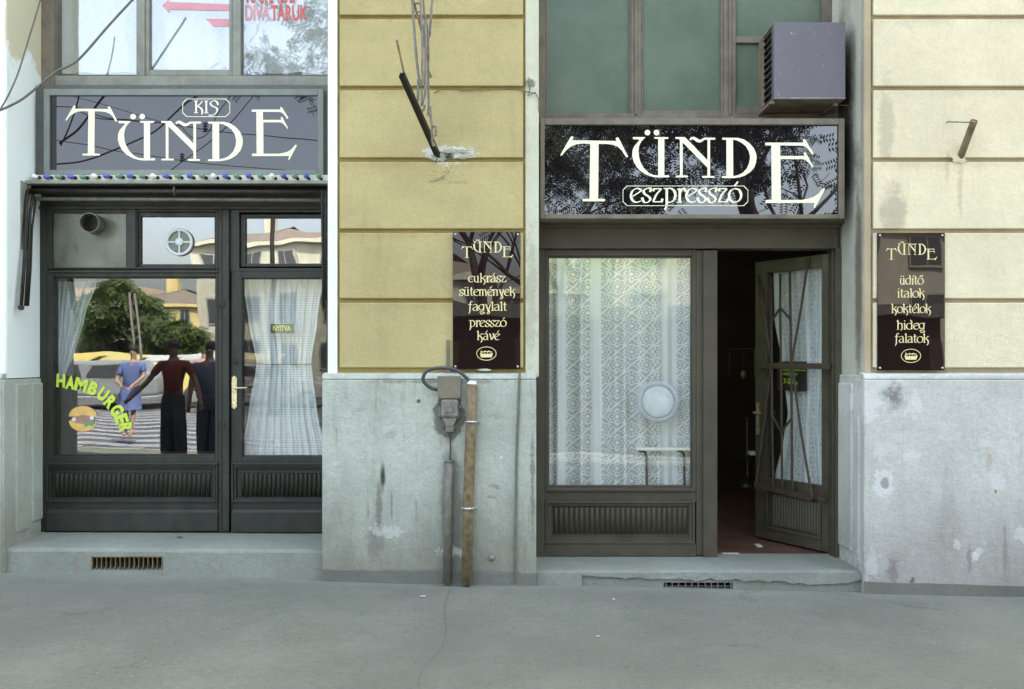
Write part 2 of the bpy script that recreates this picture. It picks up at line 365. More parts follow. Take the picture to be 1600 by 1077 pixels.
M['plinth_right'] = plaster('plinth_render_right', (.60, .61, .545), [
    stn(1395, 618, -.06, 22, 26, (.14, .13, .12), .75, .5, 12, .8), stn(1355, 628, -.06, 28, 30, WHT, .9, .9, 13, .4), stn(1430, 632, -.06, 18, 22, WHT, .75, .9, 13, .4),
    stn(1383, 757, -.06, 22, 26, WHT, .95, .9, 13, .4), stn(1383, 755, -.06, 9, 10, (.33, .33, .30), .95, .4, 20, .4), stn(1427, 712, -.06, 14, 8, WHT, .7, .9, 13, .4),
    stn(1537, 690, -.06, 14, 9, WHT, .55, .9, 13, .4), stn(1560, 750, -.06, 14, 16, WHT, .6, .9, 13, .4), stn(1556, 768, -.06, 2.5, 4, (.12, .08, .05), .8, .4, 20),
    stn(1525, 868, -.06, 10, 12, WHT, .8, .9, 13, .4), stn(1495, 850, -.06, 7, 8, WHT, .5, .9, 13, .4), stn(1595, 835, -.06, 10, 14, WHT, .6, .9, 13, .4), stn(1375, 705, -.06, 10, 14, WHT, .6, .9, 13, .4),
    stn(1395, 895, -.06, 12, 36, (.2, .18, .17), .65, .6, 12, .8), stn(1427, 908, -.06, 6, 6, SOOT, .7, .7, 22), stn(1515, 870, -.06, 6, 26, (.24, .22, .21), .6, .6, 12),
    stn(1545, 720, -.06, 6, 16, (.42, .34, .22), .5, .6, 14), stn(1570, 860, -.06, 4, 50, (.25, .23, .22), .55, .6, 10), stn(1360, 880, -.06, 16, 30, (.7, .72, .7), .4, .9, 18),
    stn(1600, 590, -.06, 300, 3, (.3, .29, .26), .4, .6, 12)],
    grain=1.0, mott=.12, streak=.5, scol=(.24, .22, .19), base_dirt=(-.12, .85, .6))
M['plinth_band'] = plaster('plinth_foot_band', (.185, .19, .16), grain=.8, mott=.18, streak=.4, scol=(.12, .12, .1))
M['step'] = plaster('step_concrete', (.28, .305, .255), [
    stn(120, 880, 0, 8, 20, (.26, .22, .17), .4, .7, 10)], grain=1.0, mott=.16, streak=.32, scol=(.2, .2, .17))
M['dark_paint'] = plain('green_black_paint', (.019, .023, .015), .5, var=.22, scale=9, bump=.12, dirt=.3, dcol=(.065, .07, .05))
M['brown_paint'] = plain('brown_grey_paint', (.068, .061, .038), .5, var=.16, scale=7, bump=.12, dirt=.4, dcol=(.06, .05, .04))
M['grey_frame'] = plain('grey_blue_paint', (.20, .225, .20), .45, var=.12, scale=8, bump=.08, dirt=.3, dcol=(.08, .08, .07))
M['upper_frame'] = plain('weathered_grey_frame', (.25, .265, .215), .6, var=.15, scale=9, bump=.15, dirt=.4, dcol=(.16, .13, .09))
M['brown_frame'] = plain('brown_weathered_frame', (.175, .155, .11), .6, var=.2, scale=9, bump=.15, dirt=.45, dcol=(.08, .06, .045))
M['fascia'] = plain('slate_fascia', (.10, .11, .10), .5, var=.15, bump=.05)
M['metal_panel'] = plain('grey_metal_panel', (.15, .165, .13), .35, .3, var=.2, scale=5, bump=.04, dirt=.8, dcol=(.03, .025, .022))
M['letter'] = plain('cream_letter_paint', (.92, .95, .66), .5, var=.03, bump=0)
M['letter_y'] = plain('yellow_letter_paint', (.72, .72, .22), .5, var=.03, bump=0)
M['gold'] = plain('pale_gold_letter', (.80, .73, .36), .45, var=.05, bump=0)
M['sign_blue'] = mirror_board('sign_glass', (.012, .011, .013), .088, .004)
M['sign_branch'] = mirror_board('sign_glass_tall', (.010, .008, .010), .15, .004)
M['sign_brown'] = mirror_board('sign_glass_brown', (.014, .008, .007), .058, .010)
M['glass'] = glass_mat('window_glass', base=.11, wav=.010, ws=1.6, dirt=.004)
M['glass_door'] = glass_mat('door_glass', base=.042, wav=.01, ws=1.6, dirt=.006)
M['glass_up'] = glass_mat('upper_glass', base=.2, wav=.006, dirt=.05)
M['glass_mirror'] = glass_mat('transom_glass', (.6, .62, .6), base=.26, wav=.012, dirt=.006)
n = N('green_glass')
c = n.mix(n.ramp(n.noise(2.2, 5, .6), .3, .75), (.105, .15, .105), (.155, .20, .145))
c = n.mix(n.m2('MULTIPLY', n.ramp(n.noise(24, 6, .75), .55, .75), .3), c, (.2, .22, .16))
M['green_glass'] = n.fin(c, .22, 0, n.bump(n.noise(2, 2), .03, .05), .55)
M['lace'] = lace_mat('lace_curtain', .215, .20, 'lace', col=(.97, .98, .95), lo=.63)
M['lace2'] = lace_mat('lace_curtain_door', .12, .15, 'lace', lo=.5, col=(.95, .97, .96))
M['sheer'] = lace_mat('sheer_curtain', kind='sheer', lo=.74, col=(.93, .96, .96))
M['net'] = lace_mat('diamond_net', .055, .055, 'net', lo=.93, col=(.94, .97, .96))
M['iron'] = plain('dark_iron', (.035, .03, .025), .5, .6, var=.25, bump=.15)
M['grill'] = plain('brown_iron_grille', (.085, .065, .045), .5, .3, var=.2, bump=.15)
M['grey_iron'] = plain('weathered_iron', (.22, .21, .18), .65, .3, var=.25, scale=30, bump=.3, dirt=.5)
M['rust'] = plain('rusty_pipe', (.20, .155, .08), .75, .2, var=.4, scale=22, bump=.4, dirt=.6, dcol=(.24, .2, .14))
M['conduit'] = plain('grey_conduit', (.17, .17, .13), .6, .2, var=.2, scale=18, bump=.2, dirt=.4)
M['olive'] = plain('olive_box_paint', (.20, .185, .13), .5, .1, var=.1, scale=12, bump=.08, dirt=.3)
M['rubber'] = plain('black_cable', (.06, .06, .07), .55, var=.2, bump=.1)
M['zinc'] = plain('zinc_clip', (.6, .62, .6), .35, .8, var=.1)
M['cable'] = plain('grey_cable', (.13, .12, .10), .6, var=.15, bump=.1)
M['brass'] = plain('worn_brass', (.62, .56, .34), .35, .7, var=.2, scale=30)
M['white_plastic'] = plain('white_plastic', (.72, .76, .75), .4, var=.05, bump=.03)
M['cream_board'] = plain('cream_board', (.66, .66, .52), .6, var=.12, scale=20, dirt=.4)
M['ac_front'] = plain('lavender_grey_enamel', (.205, .20, .25), .45, .1, var=.05, scale=3, bump=.03)
n = N('flaking_enamel')
c = n.mix(n.ramp(n.noise(2, 3), .3, .7), (.140, .132, .150), (.155, .148, .166))
fl = n.ramp(n.noise(44, 5, .75), .665, .68); c = n.mix(fl, c, (.7, .7, .68))
M['ac_front'] = n.fin(c, .5, .1, n.bump(n.noise(60, 3), .06, .003), .4)
M['dim_brass'] = plain('dimmed_brass', (.16, .13, .07), .5, .5, bump=0)  # brass with the doorway's dimness put into its colour
M['ac_case'] = plain('ac_beige_case', (.26, .21, .15), .6, var=.25, scale=8, bump=.1, dirt=.5)
M['ac_fin'] = plain('ac_fin_grey', (.27, .25, .24), .6, .3, var=.25, dirt=.5)
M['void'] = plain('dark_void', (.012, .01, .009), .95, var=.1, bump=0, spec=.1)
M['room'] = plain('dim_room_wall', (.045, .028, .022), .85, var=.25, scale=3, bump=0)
M['white_wall'] = plain('room_ceiling', (.45, .44, .38), .9, bump=0)
M['table_top'] = plain('cream_laminate', (.80, .80, .64), .4, var=.04, bump=0)
M['chrome'] = plain('dull_chrome', (.16, .16, .15), .35, .7, bump=0)
M['red'] = plain('faded_red_letter', (.62, .12, .11), .5, var=.12, bump=0)
M['pink'] = plain('sun_faded_red', (.66, .30, .34), .5, var=.06, bump=0)
M['blk'] = plain('black_sign_card', (.035, .026, .022), .5, bump=0)
M['ham_y'] = plain('lime_yellow_vinyl', (.62, .80, .07), .45, var=.05, bump=0)
M['bun'] = plain('bun_vinyl', (.85, .55, .16), .45, var=.1, bump=0)
M['patty'] = plain('patty_vinyl', (.42, .25, .18), .45, var=.15, bump=0)
M['salad'] = plain('salad_vinyl', (.16, .38, .22), .45, var=.15, bump=0)
M['bulb_w'] = plain('white_bulb', (.82, .88, .88), .15, var=.02, bump=0)
M['bulb_b'] = plain('blue_bulb', (.10, .13, .52), .15, var=.05, bump=0)
M['bulb_g'] = plain('green_bulb', (.14, .32, .20), .15, var=.05, bump=0)
M['patch'] = plaster('bare_plaster_patch', (.58, .60, .50), grain=1.0, mott=.25, streak=.5, scol=(.3, .26, .2))
n = N('chalk'); tr = n.new('ShaderNodeBsdfTransparent'); mx = n.new('ShaderNodeMixShader')
n.b.inputs['Base Color'].default_value = (.9, .9, .84, 1); n.b.inputs['Roughness'].default_value = .95
n.put(n.ramp(n.noise(90, 4, .7), .35, .7, 0.05, .6), mx.inputs[0]); n.link(tr.outputs[0], mx.inputs[1]); n.link(n.b.outputs[0], mx.inputs[2]); n.link(mx.outputs[0], n.out.inputs['Surface'])
M['chalk'] = n.m
# asphalt pavement
n = N('pavement_asphalt')
c = n.mix(n.ramp(n.noise(.9, 6, .6), .3, .7), (.15, .162, .128), (.20, .212, .168))
c = n.mix(n.m2('MULTIPLY', n.ramp(n.noise(4, 6, .7), .45, .75), .35), c, (.21, .22, .185))
c = n.mix(n.ramp(n.noise(62, 4, .85), .57, .68, 0, .7), c, (.07, .07, .065))
c = n.mix(n.ramp(n.noise(88, 4, .85, off=(4, 4, 4)), .58, .70, 0, .55), c, (.38, .40, .32))
for sc_, a_, st_ in ((22, .16, .5), (11, .12, .55), (5.3, .07, .6)):
    vv = n.m2('ADD', n.vor(sc_, stretch=(1, .8, 1)), n.m2('MULTIPLY', n.ramp(n.noise(2.5, 4, .7, off=(sc_, 0, 0)), .40, .6, .12, 0), 1.5))
    c = n.mix(n.ramp(vv, a_, a_ * .5, 0, st_), c, (.07, .07, .06))
c = n.mix(n.ramp(n.noise(30, 8, .85, off=(2, 5, 1)), .40, .60, .42, 0), c, (.10, .12, .095))
c = n.mix(n.m2('MULTIPLY', n.ramp(n.vor(4.1, stretch=(1, 1.5, 1)), .05, .03, 0, .3), n.ramp(n.noise(1.1, 2, off=(5, 5, 0)), .5, .6)), c, (.42, .43, .38))
c = n.mix(n.ramp(n.noise(2.6, 9, .75, off=(1, 7, 0)), .46, .60, 0, .28), c, (.22, .225, .19))
c = n.mix(n.ramp(n.noise(.5, 4, .6, off=(6, 1, 0)), .40, .62, 0, .25), c, (.11, .115, .10))
wv = n.vm('ADD', n.pos(), n.vm('MULTIPLY', n.noise(2.2, 6, .7, col=True), (.7, .7, 0)))
v2 = n.new('ShaderNodeTexVoronoi'); v2.feature = 'DISTANCE_TO_EDGE'; v2.inputs['Scale'].default_value = .42; n.link(wv, v2.inputs['Vector'])
crack = n.m2('MULTIPLY', n.ramp(v2.outputs['Distance'], .006, .0015), n.ramp(n.noise(.8, 3, off=(9, 2, 0)), .58, .66))
c = n.mix(n.m2('MULTIPLY', crack, .35), c, (.06, .06, .055))
nearwall = n.m2('MULTIPLY', n.ramp(n.m2('ADD', n.sep(n.pos())[1], n.m2('MULTIPLY', n.noise(4, 5, .7), .35)), -.12, .22), .45)
c = n.mix(nearwall, c, (.25, .27, .225))
h = n.m2('SUBTRACT', n.m2('ADD', n.noise(140, 4, .7), n.m2('MULTIPLY', n.noise(7, 5), 2.2)), n.m2('MULTIPLY', crack, 2))
M['asphalt'] = n.fin(c, .88, 0, n.bump(h, .5, .006), .3)
# striped road
n = N('road_asphalt')
c = n.mix(n.ramp(n.noise(1, 6), .3, .7), (.07, .07, .072), (.11, .11, .11))
M['road'] = n.fin(c, .8, 0, n.bump(n.noise(90, 3), .3, .004), .4)
M['road_paint'] = plain('road_marking_paint', (.26, .27, .30), .8, var=.2, scale=20, bump=.2)
M['kerb'] = plaster('kerb_stone', (.36, .36, .34), grain=1, mott=.15)
n = N('red_tiles')
q = n.sep(n.pos()); tx = n.m2('ABSOLUTE', n.m2('SUBTRACT', n.m2('FRACT', n.m2('MULTIPLY', q[0], 6.6)), .5)); ty = n.m2('ABSOLUTE', n.m2('SUBTRACT', n.m2('FRACT', n.m2('MULTIPLY', q[1], 6.6)), .5))
jt = n.ramp(n.m2('MAXIMUM', tx, ty), .475, .49)
c = n.mix(n.ramp(n.noise(4, 6, .7), .3, .7), (.10, .045, .034), (.17, .09, .072)); c = n.mix(jt, c, (.07, .05, .045))
M['red_tiles'] = n.fin(c, .5, 0, n.bump(n.m2('MULTIPLY', jt, -1), .4, .003), .4)

# ------------------------------------------------------------------ ground
def gz(x, y=0):
    xx = max(-12, min(12, x)); return -.0226 * (xx + 1.5) + .004 * max(-9, min(0, y))
def sheet(name, x0, x1, y0, y1, dz, mat, nx=60, ny=24, clampz=None):
    b = MB()
    for j in range(ny + 1):
        for i in range(nx + 1):
            x = x0 + (x1 - x0) * i / nx; y = y0 + (y1 - y0) * j / ny
            z = gz(x, y) + dz + (mnoise.noise(Vector((x * .9, y * .9, 0))) * .006 if abs(y) < 9 and dz > -.05 else 0)
            b.v.append(Vector((x, y, z)))
    for j in range(ny):
        for i in range(nx):
            k = j * (nx + 1) + i; b.f.append((k, k + 1, k + nx + 2, k + nx + 1))
    return b.build(name, mat, kind='structure', smooth=True)
KY = -8.1
sheet('pavement', -40, 40, KY, .48, 0, M['asphalt'], 400, 60)
g = sheet('ground', -600, 600, -700, 400, -.6, M['road'], 20, 20)
sheet('road', -90, 90, -60, KY - .12, -.14, M['road'], 100, 30)
kb = thing('kerb', (0, KY, -.1), 'row of pale stone kerb blocks along the pavement edge', 'kerb'); tag(kb, kind='structure')
for i in range(24):
    x = -12 + i; MB().box(x + .004, x + .996, KY - .12, KY, gz(x + .5, KY) - .3, gz(x + .5, KY) + .006).build('kerb_stone', M['kerb'], kb, bevel=.01)
zb = MB()
for i in range(11):
    y = -9.0 - i * 1.0
    k = len(zb.v)
    for xx in [-12 + q for q in range(25)]:
        zb.v += [Vector((xx * .8 - 4, y, gz(xx * .8 - 4, y) - .134)), Vector((xx * .8 - 4, y - .5, gz(xx * .8 - 4, y - .5) - .134))]
    for q in range(24): zb.f.append((k + 2 * q, k + 2 * q + 2, k + 2 * q + 3, k + 2 * q + 1))
zb.build('road_marking', M['road_paint'], kind='structure')

def GP(px, py, dz=.003):                            # the spot of pavement under a sight line
    z = -.03
    for _ in range(4):
        d = (ZC - z) * F / (py - HY); x = (px - HX) * d / F; z = gz(x, d - CAMD)
    return Vector((x, d - CAMD, z + dz + mnoise.noise(Vector((x * .9, (d - CAMD) * .9, 0))) * .006))
def ground_crack(pts, wd):
    b = MB(); q = []
    for (a, c_), (d_, e_) in zip(pts, pts[1:]):
        for i in range(6): q.append((a + (d_ - a) * i / 6 + random.uniform(-1.2, 1.2), c_ + (e_ - c_) * i / 6))
    for i, (a, c_) in enumerate(q):
        p = GP(a, c_); w_ = wd * random.uniform(.4, 1.3); b.v += [p + Vector((-w_, 0, 0)), p + Vector((w_, 0, 0))]
    for i in range(len(q) - 1): b.f.append((2 * i, 2 * i + 1, 2 * i + 3, 2 * i + 2))
    return b.build('pavement_crack', M['void'], kind='structure')
M['crack'] = plain('crack_grime', (.085, .09, .075), .95, bump=0)
_v = M['void']; M['void'] = M['crack']
ground_crack([(706, 912), (700, 930), (694, 955), (697, 985), (692, 1012), (676, 1030), (662, 1044), (654, 1064), (655, 1080)], .0011)
ground_crack([(1090, 935), (1150, 940), (1230, 948), (1300, 965), (1400, 975)], .0009)
M['void'] = _v
M['weed'] = plain('weed_green', (.13, .20, .05), .7, bump=0)
b = MB()
for i in range(9):
    a = i * .7; p = GP(783, 914); t_ = p + Vector((math.cos(a) * .03, math.sin(a) * .03, .012 + .008 * (i % 3))); s_ = Vector((-math.sin(a), math.cos(a), 0)) * .007
    k = len(b.v); m_ = (p + t_) / 2; b.v += [p, m_ + s_, t_, m_ - s_]; b.f.append((k, k + 1, k + 2, k + 3))
b.build('weed', M['weed'], label='tiny green weed at the foot of the plinth right of the rusty pipe', cat='weed')
for (px, py, a_, l_, lab) in ((661, 932, .3, .035, 'small white paper scrap on the pavement just left of the conduit foot'), (959, 938, 1.9, .02, 'tiny pale crumb on the pavement left of the right cellar vent'), (935, 996, .5, .022, 'tiny pale fleck of litter in the middle of the pavement')):
    p = GP(px, py, .004); u_ = Vector((math.cos(a_), math.sin(a_), 0)) * l_ / 2; v_ = Vector((-math.sin(a_), math.cos(a_), 0)) * .008
    MB().add([p + u_ + v_, p + u_ - v_, p - u_ - v_, p - u_ + v_] + [q_ + Vector((0, 0, .004)) for q_ in (p + u_ + v_, p + u_ - v_, p - u_ - v_, p - u_ + v_)], [(0, 1, 2, 3), (4, 5, 6, 7), (0, 1, 5, 4), (1, 2, 6, 5), (2, 3, 7, 6), (3, 0, 4, 7)]).build('litter', M['patch'], label=lab, cat='litter')
# ------------------------------------------------------------------ piers
PL_T = Z(585, -.06)                                 # plinth top
GROOVES = [Z(py) for py in (578, 470, 361, 250, 138, 27)]
while GROOVES[-1] < 6.2: GROOVES.append(GROOVES[-1] + .5)
def pier(name, x0, x1, ex0, ex1, blk0, blk1, mat, gmat, emat, label, plmat, px0, px1, depth=.62, cols=1):
    t = thing(name, ((x0 + x1) / 2, 0, -.1), label, 'wall')
    # core behind the blocks
    MB().box(x0 + ex0, x1 - ex1, .028, depth, PL_T - .02, 6.4).build('wall_core', gmat, t)
    if ex0: MB().box(x0, x0 + ex0, .0, depth, PL_T - .02, 6.4).build('edge_strip', emat[0], t, bevel=.006)
    if ex1: MB().box(x1 - ex1, x1, .0, depth, PL_T - .02, 6.4).build('edge_strip', emat[1], t, bevel=.006)
    sp = (blk1 - blk0) / cols
    for i in range(len(GROOVES) - 1):
        for q in range(cols):
            b = MB(); b.box(blk0 + q * sp + (0 if q == 0 else .004), blk0 + (q + 1) * sp, -.004, .03, GROOVES[i] + .015, GROOVES[i + 1] - .015)
            b.build('plaster_block', mat, t, bevel=.007, seg=3)
    # plinth
    zb_ = gz((px0 + px1) / 2) - .25
    b = MB(); b.box(px0, px1, -.06, depth - .02, zb_, PL_T - .035); b.build('plinth', plmat, t, bevel=.012, seg=3)
    pr = [(px0 + .0, PL_T - .035), (px1, PL_T - .035)]
    b = MB(); k = 0
    b.add([(px0, -.06, PL_T - .033), (px1, -.06, PL_T - .033), (px0, -.045, PL_T), (px1, -.045, PL_T), (px0, .03, PL_T + .012), (px1, .03, PL_T + .012), (px0, .03, PL_T - .033), (px1, .03, PL_T - .033)],
          [(0, 1, 3, 2), (2, 3, 5, 4), (0, 2, 4, 6), (1, 7, 5, 3), (0, 6, 7, 1), (4, 5, 7, 6)])
    b.build('plinth_cap', plmat, t, bevel=.004)
    return t
xc0, xc1 = X(512), X(842)
centre = pier('wall', xc0, xc1, X(527) - xc0, xc1 - X(821), X(530.5), X(817.5), M['yellow'], M['groove'], (M['white_edge'], M['edge']),
              'yellow rusticated wall pier between the two shopfronts above a grey plinth', M['plinth'], X(503, -.06), X(838, -.06))
xr0 = X(1350)
right = pier('wall', xr0, 9.0, X(1361) - xr0, 0, X(1364.5), 9.0, M['cream'], M['cream_groove'], (M['cream_groove'], M['edge']),
             'cream rusticated wall right of the open shop door, sooty at its corner', M['plinth_right'], X(1350, -.06), 9.0, cols=3)
xl1 = -3.56
left = pier('wall', -8.0, xl1, 0, .10, -7.9, xl1 - .12, M['cream'], M['cream_groove'], (M['edge'], M['white_edge']),
            'white painted wall pier edge at the far left of the picture', M['plinth'], -8.0, xl1, cols=2)
# reveals (the returns into the two bays)
MB().box(xl1 - .06, xl1 + .004, .012, .60, PL_T - .03, 6.4).build('reveal', M['white_reveal'], left)
MB().box(xl1 - .03, xl1 + .012, -.045, .55, gz(-3.5), PL_T - .04).build('reveal_plinth', M['plinth'], left, bevel=.006)
MB().box(xl1 - .02, xl1 + .026, .11, .30, .30, PL_T - .07).build('reveal_panel', M['plinth'], left, bevel=.012)
MB().box(xl1 - .02, xl1 + .026, .35, .52, .34, PL_T - .07).build('reveal_panel', M['plinth'], left, bevel=.012)
MB().box(xr0 - .004, xr0 + .05, .012, .60, PL_T - .03, 6.4).build('reveal', M['sooty'], right)
MB().box(xr0 - .02, xr0 + .03, -.045, .56, gz(2.5) - .1, PL_T - .01).build('reveal_plinth', M['plinth_right'], right, bevel=.006)
MB().box(xr0 - .034, xr0 + .03, .17, .46, .16, PL_T - .07).build('reveal_panel', M['plinth_right'], right, bevel=.01)
MB().box(xr0 - .030, xr0 + .03, .03, .07, .10, PL_T - .3).build('reveal_moulding', M['plinth_right'], right, bevel=.008)
# plinth foot bands, darker skirt on the wall base
def foot(x0, x1, parent, h=.085):
    b = MB(); nseg = 30; top = []; bot = []
    for i in range(nseg + 1):
        x = x0 + (x1 - x0) * i / nseg
        top.append((x, gz(x) + h + random.uniform(-.006, .006))); bot.append((x, gz(x) - .05))
    b.prism(top + bot[::-1], -.0665, -.058); b.build('skirting', M['plinth_band'], parent, tri=True)
foot(X(504, -.066), X(837, -.066), centre); foot(X(1351, -.066), 9, right, .082)
# crumbled plaster patch round the old bracket
def blobpoly(cx, cz, rx, rz, n=34, j=.25, seed=0):
    r = random.Random(seed)
    return [(cx + math.cos(a) * rx * (1 + r.uniform(-j, j)), cz + math.sin(a) * rz * (1 + r.uniform(-j, j))) for a in [2 * math.pi * i / n for i in range(n)]]
def crumb(cx, cz_, rx, rz, seed, mat, h=.014, j=.22):
    r_ = random.Random(seed); nn = 36; b = MB(); rings = (1.0, .8, .55, .3)
    out = [1 + r_.uniform(-j, j) for _ in range(nn)]
    for q_, k_ in enumerate(rings):
        for i in range(nn):
            a = 2 * math.pi * i / nn; o_ = 1 + (out[i] - 1) * k_
            b.v.append(Vector((cx + math.cos(a) * rx * k_ * o_, -.004 if q_ == 0 else -.004 - h * r_.uniform(.15, 1), cz_ + math.sin(a) * rz * k_ * o_)))
    b.v.append(Vector((cx, -.004 - h * .5, cz_)))
    for q_ in range(3):
        for i in range(nn): b.f.append((q_ * nn + i, q_ * nn + (i + 1) % nn, (q_ + 1) * nn + (i + 1) % nn, (q_ + 1) * nn + i))
    for i in range(nn): b.f.append((3 * nn + i, 3 * nn + (i + 1) % nn, 4 * nn))
    return b.build('plaster_patch', mat, centre)
crumb(X(715), Z(239), .125, .04, 3, M['patch']); crumb(X(684), Z(246), .06, .035, 5, M['patch'], .02); crumb(X(700), Z(243), .04, .02, 6, M['plinth_band'], .022)
crumb(X(690), Z(270), .09, .055, 8, M['yellow'], .005, .12)
cr = [P(705 - .0, 262, -.006), P(700, 270, -.006), P(690, 279, -.006), P(683, 282, -.006), P(672, 284, -.006)]
MB().tube(cr, .0016, 5).build('crack', M['void'], centre)
MB().prism([(X(688), Z(277)), (X(696), Z(274)), (X(694), Z(281)), (X(688), Z(281))], -.008, 0).build('plaster_patch', M['grey_iron'], centre)
# frayed cable tucked in a groove
MB().tube([P(678, 145, -.01), P(690, 140, -.015), P(710, 139, -.012), P(722, 142, -.012), P(760, 141, -.012), P(800, 139, -.012), P(822, 143, -.01), P(838, 147, -.02)], .0035, 6).build('groove_cable', M['rust'], centre)
MB().tube([P(826, 128, -.012), P(828, 140, -.02), P(824, 150, -.012), P(836, 144, -.02), P(842, 156, -.01), P(842, 176, -.01)], .004, 6).build('groove_cable', M['cable'], centre)
# upper masonry over the bays and building mass (keeps the street in shade)
ub = thing('building', (0, 4, 3), 'upper storeys of the tenement building above the shopfronts', 'building')
MB().box(-14, 16, .02, 12, 6.4, 12.5).build('upper_wall', M['cream'], ub)
MB().box(xl1, xc0, .5, .9, 5.3, 6.4).build('spandrel', M['cream'], ub)
MB().box(xc1, xr0, .5, .9, 5.3, 6.4).build('spandrel', M['cream'], ub)
MB().box(-14, -8.0, 0, 1, -1, 6.4).build('side_wall', M['cream'], ub)
MB().box(9.0, 16, 0, 1, -1, 6.4).build('side_wall', M['cream'], ub)
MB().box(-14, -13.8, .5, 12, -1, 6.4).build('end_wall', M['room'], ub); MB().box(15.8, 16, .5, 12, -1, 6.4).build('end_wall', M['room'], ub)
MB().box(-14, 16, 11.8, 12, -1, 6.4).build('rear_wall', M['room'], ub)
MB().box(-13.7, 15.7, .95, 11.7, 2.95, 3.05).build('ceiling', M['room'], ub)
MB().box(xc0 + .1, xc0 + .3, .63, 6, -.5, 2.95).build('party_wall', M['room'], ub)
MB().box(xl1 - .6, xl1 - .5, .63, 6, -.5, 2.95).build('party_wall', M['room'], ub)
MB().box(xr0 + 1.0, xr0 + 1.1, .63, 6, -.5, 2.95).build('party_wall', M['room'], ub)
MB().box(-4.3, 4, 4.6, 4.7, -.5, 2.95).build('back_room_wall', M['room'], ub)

# ------------------------------------------------------------------ steps
def ventpoly(): pass
ls = thing('step', (-2.4, .2, .1), 'long grey concrete step under the left shopfront, with a grated cellar vent', 'step')
x0, x1 = -3.62, X(503, -.01)
vx0, vx1, vz0, vz1 = X(143), X(254), Z(891), Z(869.5)
def sz(x): return .214 + (x - x0) / (x1 - x0) * (-.012)
b = MB()
def stepseg(b, xa, xb, nz=10):
    for i in range(nz):
        a = xa + (xb - xa) * i / nz; c_ = xa + (xb - xa) * (i + 1) / nz
        def pr(x):
            w_ = mnoise.noise(Vector((x * 2.1, 3, 0))) * .008
            return [(x, .0 + w_, gz(x) - .1), (x, 0 + w_, sz(x) - .022), (x, .006 + w_, sz(x) - .008), (x, .022 + w_, sz(x)), (x, .62, sz(x) + .035), (x, .62, gz(x) - .1)]
        k = len(b.v); b.v += [Vector(p) for p in pr(a)] + [Vector(p) for p in pr(c_)]
        for j in range(5): b.f.append((k + j, k + j + 1, k + 6 + j + 1, k + 6 + j))
stepseg(b, x0, vx0, 8); stepseg(b, vx1, x1, 16)
# above and below the vent opening
for (xa, xb) in [(vx0, vx1)]:
    m = 8
    for i in range(m):
        a = xa + (xb - xa) * i / m; c_ = xa + (xb - xa) * (i + 1) / m
        def up(x): 
            w_ = mnoise.noise(Vector((x * 2.1, 3, 0))) * .008
            return [(x, .10, vz1), (x, 0 + w_, vz1), (x, 0 + w_, sz(x) - .022), (x, .006 + w_, sz(x) - .008), (x, .022 + w_, sz(x)), (x, .62, sz(x) + .035)]
        def lo_(x):
            w_ = mnoise.noise(Vector((x * 2.1, 3, 0))) * .008
            return [(x, .0 + w_, gz(x) - .1), (x, 0 + w_, vz0), (x, .10, vz0 + .035)]
        for fn, m_ in ((up, 6), (lo_, 3)):
            k = len(b.v); b.v += [Vector(p) for p in fn(a)] + [Vector(p) for p in fn(c_)]
            for j in range(m_ - 1): b.f.append((k + j, k + j + 1, k + m_ + j + 1, k + m_ + j))
b.build('step_slab', M['step'], ls)
MB().box(vx0 - .01, vx1 + .01, .10, .12, vz0 - .02, vz1 + .02).build('vent_back', M['void'], ls)
for i in range(16):
    px = 144 + i * (109 / 15)
    MB().box(X(px) - .002, X(px) + .002, -.004, .09, vz0, vz1).build('vent_bar', M['rust'], ls)
MB().box(vx0, vx1, -.005, .006, vz1 - .006, vz1).build('vent_rim', M['rust'], ls)
# crumpled scrap on the step
sc = MB().ell(P(281, 838, .33), (.022, .016, .008), 9, 6)
for v in sc.v: v += Vector((random.uniform(-.006, .006), random.uniform(-.004, .004), random.uniform(-.003, .003)))
sc.build('litter', M['grey_iron'], label='small crumpled grey scrap lying on the left step before the shop window', cat='litter')

rs = thing('step', (1.3, .2, 0), 'low worn step with a cracked edge under the right shopfront and open door', 'step')
x0, x1 = X(838, -.01), xr0 - .01
ST = .055
b = MB(); b.box(x0, x1 + .02, .012, .62, -.3, ST - .012)
b2 = MB().add([(x0, -.004, ST - .006), (x1 + .03, -.004, ST - .006), (x1 + .03, .012, ST), (x0, .012, ST), (x1 + .03, .62, ST), (x0, .62, ST), (x0, .62, ST - .05), (x1 + .03, .62, ST - .05), (x0, -.004, ST - .05), (x1 + .03, -.004, ST - .05)],
              [(0, 1, 2, 3), (3, 2, 4, 5), (0, 8, 9, 1), (5, 4, 7, 6), (8, 6, 7, 9), (0, 3, 5, 6, 8), (1, 9, 7, 4, 2)])
b2.build('step_tread', M['step'], rs)
